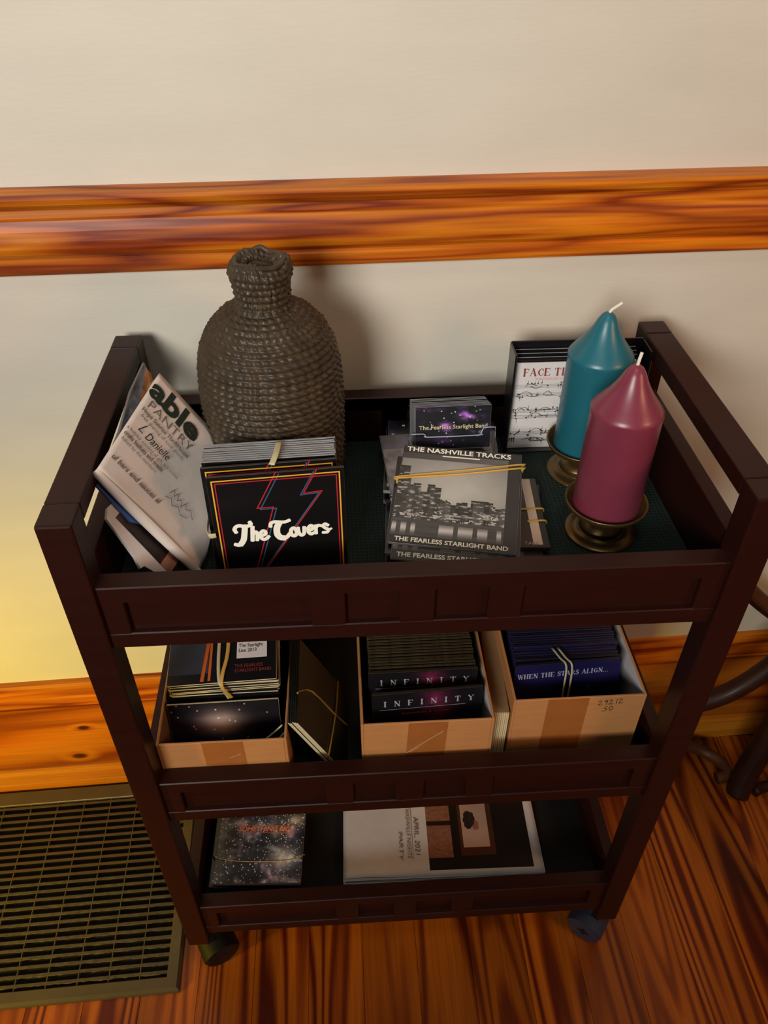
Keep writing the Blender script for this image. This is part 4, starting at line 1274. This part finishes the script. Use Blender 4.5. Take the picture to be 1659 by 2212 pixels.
lb = tube('rubber_band', [(0.1700, 0.050, Z2 + 0.100), (0.1600, 0.046, Z2 + 0.092), (0.1480, 0.0420, Z2 + 0.084), (0.1330, 0.0380, Z2 + 0.081), (0.1250, 0.0375, Z2 + 0.079), (0.1400, 0.0385, Z2 + 0.076), (0.160, 0.043, Z2 + 0.078), (0.1715, 0.048, Z2 + 0.088)], 0.0011, M_BANDP, None, seg=6, sub=4)
tag(lb, 'loose pale rubber band hanging in the front right corner of the left box', 'rubber band')

# small banded stack leaning against box 1
Ms = Matrix.Translation((0.2425, 0.0420, Z2 + 0.0008))
Mlean = Ms @ Matrix.Rotation(R(-31.5), 4, 'Y')
s5 = None
for i in range(5):
    if s5 is None:
        s5 = box('cd_sleeve', (-0.0011, 0, 0), (0.0011, 0.125, 0.125), [plain('sleeve_green_black', srgb(18, 20, 18), 0.4, coat=0.3), M_CREAM], None, bevel=0.0003, seg=1)
        for p in s5.data.polygons: p.material_index = 1 if p.normal.y < -0.9 else 0
        o = s5
    else:
        o = s5.copy(); COL.objects.link(o)
    o.matrix_world = Ms @ Matrix.Translation((-0.0024 * i, 0.0006 * (i % 3), 0)) @ Matrix.Rotation(R(-26), 4, 'Y')
    tag(o, 'dark cd sleeve in the small banded bundle leaning on the left box', 'cd sleeve', 'small banded bundle on the middle shelf')
for pts, lab in (([(0.0002, 0.0400, 0.1262), (0.0018, 0.0440, 0.1240), (0.0021, 0.0630, 0.0950), (0.0021, 0.0667, 0.0362), (0.0020, 0.0710, 0.002)], 'first'), ([(0.0008, -0.0012, 0.0534), (0.0024, 0.004, 0.0525), (0.0028, 0.0667, 0.0362), (0.0024, 0.110, 0.029), (0.0016, 0.1256, 0.026)], 'second')):
    o = tube('rubber_band', pts, 0.001, M_BAND, None, flat=(0.0014, 0.0005), sub=3)
    o.matrix_world = Ms @ Matrix.Rotation(R(-26), 4, 'Y')
    tag(o, 'tan rubber band crossing the small leaning bundle, ' + ('flatter strand' if lab == 'first' else 'steeper strand'), 'rubber band')

# box 2: black cds
def row(n, x, y0, dy, w, h, t, mats, z, lean, label, group, jit=0.0008):
    o0 = None
    for i in range(n):
        if o0 is None:
            o0 = sleeve_body(w, h, t, mats, None, 'cd_sleeve'); o = o0
        else:
            o = o0.copy(); COL.objects.link(o)
        o.location = (x + random.uniform(-jit, jit), y0 + dy * i, z)
        o.rotation_euler = (lean, 0, R(random.uniform(-.35, .35)))
        o.scale = (1, 1, 1 + random.uniform(-.006, .006))
        tag(o, label, 'cd sleeve', group)
M_EDGEB = plain('sleeve_edge_olive', srgb(66, 56, 36), 0.35, coat=0.5, coat_r=0.2, var=0.5, nscale=90)
row(43, 0.3360, 0.0925, 0.0046, 0.1270, 0.1220, 0.0034, (M_BLACK, M_EDGEB), Z2 + 0.0035, R(-4), 'black cd in the tight row filling the middle box', 'black cds in the middle box')
for i, (yy_, zz_, lab) in enumerate(((0.0530, 0.000, 'black cd lettered INFINITY, front of the middle box'), (0.0800, 0.003, 'black cd lettered INFINITY, second from the front of the middle box'))):
    r = empty('cd_sleeve', (0.3395 - 0.003 * i, yy_, Z2 + 0.0035 + zz_), (R(-9), 0, R(2.5 - i * 2)), label=lab, cat='cd sleeve')
    w, h, t = 0.1300, 0.1210, 0.0045
    sleeve_body(w, h, t, (M_BLACK, M_DKBROWN), r)
    F_ = FR(w, h, t)
    def inf_fn(u, v):
        d = math.exp(-((u - .58) ** 2 * 60)) * (fbm(u * 9, v * 9, 90) + .1)
        return [16 + 120 * d, 13 + 24 * d, 17 + 62 * d]
    picture('cover_print', w - .002, h - .002, 40, 30, inf_fn, P_SOFT, r, F_ @ Matrix.Translation((.001, .001, 0)))
    serif('lettering', 'INFINITY', 0.0078, 0.1150, M_GREYTXT, r, F_ @ Matrix.Translation((0.0135, h - 0.0190, 0)), sp=0.9)
    quads('rule', [(0.008, h - 0.0242, 0.110, h - 0.0237)], M_GREYTXT, r, F_, eps=0.0005)
    text('lettering', 'Somewhere & Forever', 0.0052, M_REDTXT, r, F_ @ Matrix.Translation((0.034, h - 0.0330, 0)), width=0.058, eps=0.0005)
sp_ = []
for i in range(30):
    for xx in ((-0.050, 0.006), (-0.008, 0.004)):
        pass

# pad of cards standing between middle and right boxes
pd = empty('card_pad', (0.4145, 0.0560, Z2), (0, 0, R(-2.5)), label='thick cream pad standing between the middle and right boxes', cat='pad')
o = box('cover', (0.0, 0.0005, 0), (0.0205, 0.22, 0.0940), plain('pad_top', srgb(150, 122, 84), 0.6, var=0.1), pd, 0.0006, 1)
pg = []
for i in range(9):
    pg.append(((0.0006 + i * 0.0022, -0.0004 - 0.0004 * (i % 2), 0.0005), (0.0006 + i * 0.0022 + 0.0017, 0.004, 0.0936)))
o = boxes('pages', pg, M_CREAM, pd, 0.0002)

# box 3: navy cds
row(50, 0.5130, 0.1200, 0.0033, 0.1290, 0.1220, 0.0024, (M_NAVY, M_NAVY_E), Z2 + 0.0035, R(-4), 'navy cd in the tight row filling the right box', 'navy cds in the right box')
for i, (yy_, lab) in enumerate(((0.0830, 'navy cd lettered WHEN THE STARS ALIGN, front of the right box'),)):
    r = empty('cd_sleeve', (0.5125, yy_, Z2 + 0.0035), (R(-9), 0, R(2.5)), label=lab, cat='cd sleeve')
    w, h, t = 0.1310, 0.1230, 0.0040
    sleeve_body(w, h, t, (M_NAVY, M_NAVY_E), r)
    serif('lettering', 'WHEN THE STARS ALIGN...', 0.0068, 0.112, M_GREYTXT, r, FR(w, h, t) @ Matrix.Translation((0.004, h - 0.0205, 0)) @ Matrix.Rotation(R(1), 4, 'Z'))
    quads('star', [(0.0905, 0.0825, 0.0930, 0.0838)], M_GREYTXT, r, FR(w, h, t), eps=0.0005)
row(7, 0.5120, 0.0905, 0.0038, 0.1280, 0.1190, 0.0030, (M_NAVY, M_NAVY_E), Z2 + 0.0035, R(-6), 'thin navy sleeve in the banded bundle behind the lettered navy cd', 'banded navy sleeves in the right box')
bb = 0.5095
for k, dx in enumerate((-0.0035, 0.0035)):
    o = tube('rubber_band', [(bb + dx - 0.010, 0.1230, Z2 + 0.1260), (bb + dx - 0.004, 0.1050, Z2 + 0.1275), (bb + dx, 0.0970, Z2 + 0.1280), (bb + dx + .001, 0.0915, Z2 + 0.1180), (bb + dx, 0.0855, Z2 + 0.085), (bb + dx * .6, 0.0815, Z2 + 0.060)], 0.001, M_BANDP, None, flat=(0.0014, 0.0007), sub=3)
    tag(o, 'pale rubber band round the navy cds, %s strand' % ('left', 'right')[k], 'rubber band')

# ------------------------------------------------------------------ bottom shelf
zz = Z3
for i in range(8):
    t = 0.0050
    top = i == 7
    def sb(u, v):
        g = galaxy(71, (1.0, 1.0, .95), .955, .9, .7, .4)(u, v)
        s = fbm(u * 3 + 3, v * 3, 72)
        b_ = max(0, fbm(u * 7 + 1, v * 7, 73) - .5) * 420 * (.4 + u * .6)
        b2 = 170 * math.exp(-((u - .78) ** 2 * 40 + (v - .30) ** 2 * 60)) + 120 * math.exp(-((u - .90) ** 2 * 160 + (v - .78) ** 2 * 160)) + 110 * math.exp(-((u - .66) ** 2 * 300 + (v - .62) ** 2 * 260))  # bright blotches paint the plastic's glossy glare into the print
        return [g[0] + 66 * s + b_ * 1.1 + b2, g[1] + 70 * s + b_ * 1.1 + b2 * .97, g[2] + 80 * s + b_ * 1.05 + b2 * .85]
    yv = R(-3 + rn.uniform(-1.2, 1.2))
    if top:
        r = flat_sleeve(0.1060, 0.1080, zz, R(-3), 0.1280, 0.1260, t, M_BLACK, M_SILVER, 'starry cd sleeve lettered SOMETHING BIG, top of the bottom-shelf stack', None, fn=sb, pm=P_GLOSS, res=90)
        T = TOPF(0.1280, 0.1260, t)
        text('lettering', 'SOMETHING BIG !', 0.0108, M_SALMON, r, T @ Matrix.Translation((0.028, 0.0790, 0)), width=0.084, bold=0.0004, shear=.2, eps=0.0009)
        strokes('lettering', [[(0.028, 0.0885), (0.112, 0.0885)], [(0.028, 0.0768), (0.112, 0.0768)]], 0.0006, M_SALMON, r, T, eps=0.0006)
        topm = r.matrix_world.copy()
    elif i == 5:
        flat_sleeve(0.0965, 0.1120, zz, R(-1), 0.1240, 0.1260, t, M_BLACK, M_SILVER, 'dark blue sleeve poking out left below the starry top sleeve', None, fn=galaxy(75, (.5, .6, .9), .985, .4), res=30)
    else:
        flat_sleeve(0.1060 + rn.uniform(-.001, .001), 0.1070 + rn.uniform(-.001, .001), zz, yv, 0.1270, 0.1260, t, M_BLACK, M_NAVY_E, 'dark cd sleeve edge in the stack under the starry sleeve', 'dark sleeves under the starry sleeve')
    zz += t
o = tube('rubber_band', [(-0.0700, -0.0180, -0.008), (-0.0662, -0.0215, 0.004), (-0.058, -0.0265, 0.0058), (-0.030, -0.0300, 0.0060), (0.0, -0.0310, 0.0060), (0.035, -0.0300, 0.0060), (0.056, -0.0265, 0.0058), (0.0645, -0.0200, 0.0040), (0.0652, -0.015, -0.008)], 0.001, M_BAND, None, flat=(0.0013, 0.0006), sub=4)
o.matrix_world = topm
tag(o, 'tan rubber band round the starry sleeve stack on the bottom shelf', 'rubber band')

# papers
rp = random.Random(4)
PWd, PHt = 0.2980, 0.2000
ps = None
nP = 10
for i in range(nP):
    m = Matrix.Translation((0.3790 + rp.uniform(-.0015, .0015), 0.1540 + rp.uniform(-.002, .002), Z3 + i * 0.0013)) @ Matrix.Rotation(R(-0.8 + rp.uniform(-.5, .5)), 4, 'Z')
    if i < nP - 1:
        if ps is None:
            # sheets curl up a little at the left front corner
            v, f = [], []
            na, nb2 = 24, 10
            for j in range(nb2 + 1):
                for k in range(na + 1):
                    x = -PWd / 2 + PWd * k / na; y = -PHt / 2 + PHt * j / nb2
                    v.append((x, y, 0.0002))
            m1 = len(v)
            v += [(a, b, c + 0.0006) for a, b, c in v[:m1]]
            for j in range(nb2):
                for k in range(na):
                    a = j * (na + 1) + k
                    f.append((a, a + na + 1, a + na + 2, a + 1)); f.append((m1 + a, m1 + a + 1, m1 + a + na + 2, m1 + a + na + 1))
            bd = list(range(na + 1)) + [j * (na + 1) + na for j in range(1, nb2 + 1)] + [nb2 * (na + 1) + k for k in range(na - 1, -1, -1)] + [j * (na + 1) for j in range(nb2 - 1, 0, -1)]
            for q_ in range(len(bd)):
                a, b = bd[q_], bd[(q_ + 1) % len(bd)]
                f.append((a, b, m1 + b, m1 + a))
            ps = mesh_obj('paper_sheet', v, f, M_PAPER, None); o = ps
        else:
            o = ps.copy(); COL.objects.link(o)
        o.matrix_world = m
        tag(o, 'blank white sheet edge in the paper pile on the bottom shelf', 'paper', 'white sheets under the photo sheet')
    else:
        pr = empty('paper_sheet', mat=m, label='top sheet with handwriting and a dark photo print, on the bottom-shelf pile', cat='paper')
        na, nb2 = 40, 24
        v, f = [], []
        for j in range(nb2 + 1):
            for k in range(na + 1):
                x = -PWd / 2 + PWd * k / na; y = -PHt / 2 + PHt * j / nb2
                u, w_ = k / na, j / nb2
                z = 0.0003 + 0.0045 * math.exp(-((u - .12) ** 2 * 90)) * (0.5 + .5 * math.exp(-w_ * 3)) 
                if u > .38: z = 0.0003
                v.append((x, y, z))
        m1 = len(v)
        v += [(a, b, c - 0.0002) for a, b, c in v[:m1]]
        for j in range(nb2):
            for k in range(na):
                a = j * (na + 1) + k
                f.append((a, a + 1, a + na + 2, a + na + 1)); f.append((m1 + a, m1 + a + na + 1, m1 + a + na + 2, m1 + a + 1))
        bd = list(range(na + 1)) + [j * (na + 1) + na for j in range(1, nb2 + 1)] + [nb2 * (na + 1) + k for k in range(na - 1, -1, -1)] + [j * (na + 1) for j in range(nb2 - 1, 0, -1)]
        for q_ in range(len(bd)):
            a, b = bd[q_], bd[(q_ + 1) % len(bd)]
            f.append((a, m1 + a, m1 + b, b))
        mesh_obj('sheet', v, f, M_PAPER, pr, smooth=True)
        def ph(u, v):
            g = fbm(u * 7, v * 7, 101)
            c = [22 + 14 * g, 14 + 8 * g, 12 + 8 * g]
            if u < 0.24:                                   # stacked folded cloth on a shelf
                if v > .78: c = [150 * g + 60, 96 * g + 30, 60 * g + 16]
                elif v > .74 or .38 < v < .42: c = [40, 24, 18]
                elif v > .1: c = [120 + 60 * fbm(u * 30, v * 60, 4), 76 + 44 * fbm(u * 30, v * 60, 4), 60 + 30 * fbm(u * 30, v * 60, 4)]
            u, v = u - .035, v + .13
            if 0.28 < u < 0.63 and 0.24 < v < 0.76:
                c = [84, 44, 28]
            if .315 < u < .575 and .31 < v < .72: c = [196 + 16 * g, 156 + 14 * g, 138 + 12 * g]
            if .34 < u < .55 and .77 < v < .98: c = [70, 66, 60]
            if .335 < u < .37 and .78 < v < .98: c = [226, 206, 170]
            if .50 < u < .575 and .77 < v < .98: c = [200, 158, 52]
            # sitter lying sideways in the framed picture
            if (u - .385) ** 2 / .0022 + (v - .55) ** 2 / .0070 < 1: c = [44, 34, 34]
            if (u - .455) ** 2 / .0012 + (v - .50) ** 2 / .0016 < 1: c = [170, 104, 84]
            if (u - .42) ** 2 / .0010 + (v - .56) ** 2 / .004 < 1: c = [52, 40, 40]
            return c
        TP = Matrix.Translation((-PWd / 2, -PHt / 2, 0.0005))
        pw_ = 0.1560
        picture('photo_print', pw_, 0.185, 100, 100, ph, P_SOFT, pr, TP @ Matrix.Translation((0.1280, 0.0085, 0)))
        # handwriting runs down the sheet
        HW = lambda x, y: TP @ Matrix.Translation((x, y, 0)) @ Matrix.Rotation(R(-90), 4, 'Z')
        text('handwriting', 'APRIL, 2021', 0.0105, M_INKS, pr, HW(0.1085, 0.094), eps=0.0012, width=0.062, shear=.15)
        text('handwriting', 'NASHVILLE NIGHTS', 0.0085, M_INKS, pr, HW(0.0965, 0.108), eps=0.0016, width=0.080, shear=.15)
        text('handwriting', 'PARTY', 0.0085, M_INKS, pr, HW(0.0840, 0.070), eps=0.0018, width=0.045, shear=.15)
        strokes('underline', [[(0.0, 0.0), (0.084, 0.0)]], 0.0006, M_REDTXT, pr, HW(0.1045, 0.110), eps=0.0014)

# ------------------------------------------------------------------ bentwood chair at the right edge
chb = empty('bentwood_chair', (1.10, 0.20, 0), label='dark bentwood chair partly seen at the right edge', cat='chair')
def W2(p): return (p[0] - 1.10, p[1] - 0.20, p[2])
def tb(name, pts, r, mat=M_CHAIR, **k): return tube(name, [W2(p) for p in pts], r, mat, chb, seg=12, **k)
tb('leg', [(0.935, 0.235, 0.008), (0.945, 0.250, 0.06), (0.975, 0.270, 0.22), (1.000, 0.275, 0.44)], [0.020, 0.0215, 0.021, 0.020])
tb('leg', [(1.320, 0.250, 0.0), (1.315, 0.255, 0.22), (1.300, 0.26, 0.44)], 0.018)
tb('leg', [(1.02, -0.080, 0.0), (1.025, -0.075, 0.22), (1.03, -0.06, 0.44)], 0.018)
tb('leg', [(1.32, -0.080, 0.0), (1.31, -0.075, 0.22), (1.30, -0.06, 0.44)], 0.018)
tb('curved_brace', [(0.772, 0.250, 0.262), (0.815, 0.250, 0.268), (0.860, 0.252, 0.296), (0.900, 0.255, 0.345), (0.930, 0.262, 0.40), (0.965, 0.268, 0.43)], 0.0150)
tb('scroll', [(0.800, 0.250, 0.262), (0.790, 0.270, 0.20), (0.800, 0.300, 0.10), (0.850, 0.325, 0.040), (0.893, 0.320, 0.022), (0.922, 0.295, 0.020), (0.925, 0.268, 0.020), (0.905, 0.262, 0.018)], 0.011, M_CHAIR2)
tb('floor_runner', [(0.965, 0.235, 0.012), (1.00, 0.245, 0.012), (1.15, 0.250, 0.012), (1.30, 0.25, 0.012)], 0.0100)
tb('side_rail', [(0.770, 0.290, 0.535), (0.82, 0.292, 0.497), (0.87, 0.294, 0.448), (0.93, 0.294, 0.400), (1.0, 0.29, 0.37)], 0.0105, M_CHAIR2)
tb('side_rail', [(0.770, 0.296, 0.520), (0.82, 0.298, 0.482), (0.87, 0.300, 0.432), (0.93, 0.300, 0.385), (1.0, 0.296, 0.355)], 0.0070, M_CHAIR)
lathe('seat', [(0.02, 0.452), (0.17, 0.450), (0.195, 0.446), (0.198, 0.438), (0.190, 0.430), (0.02, 0.430)], M_CHAIR, chb, 48, center=(0.075, -0.10))

bpy.context.view_layer.update()
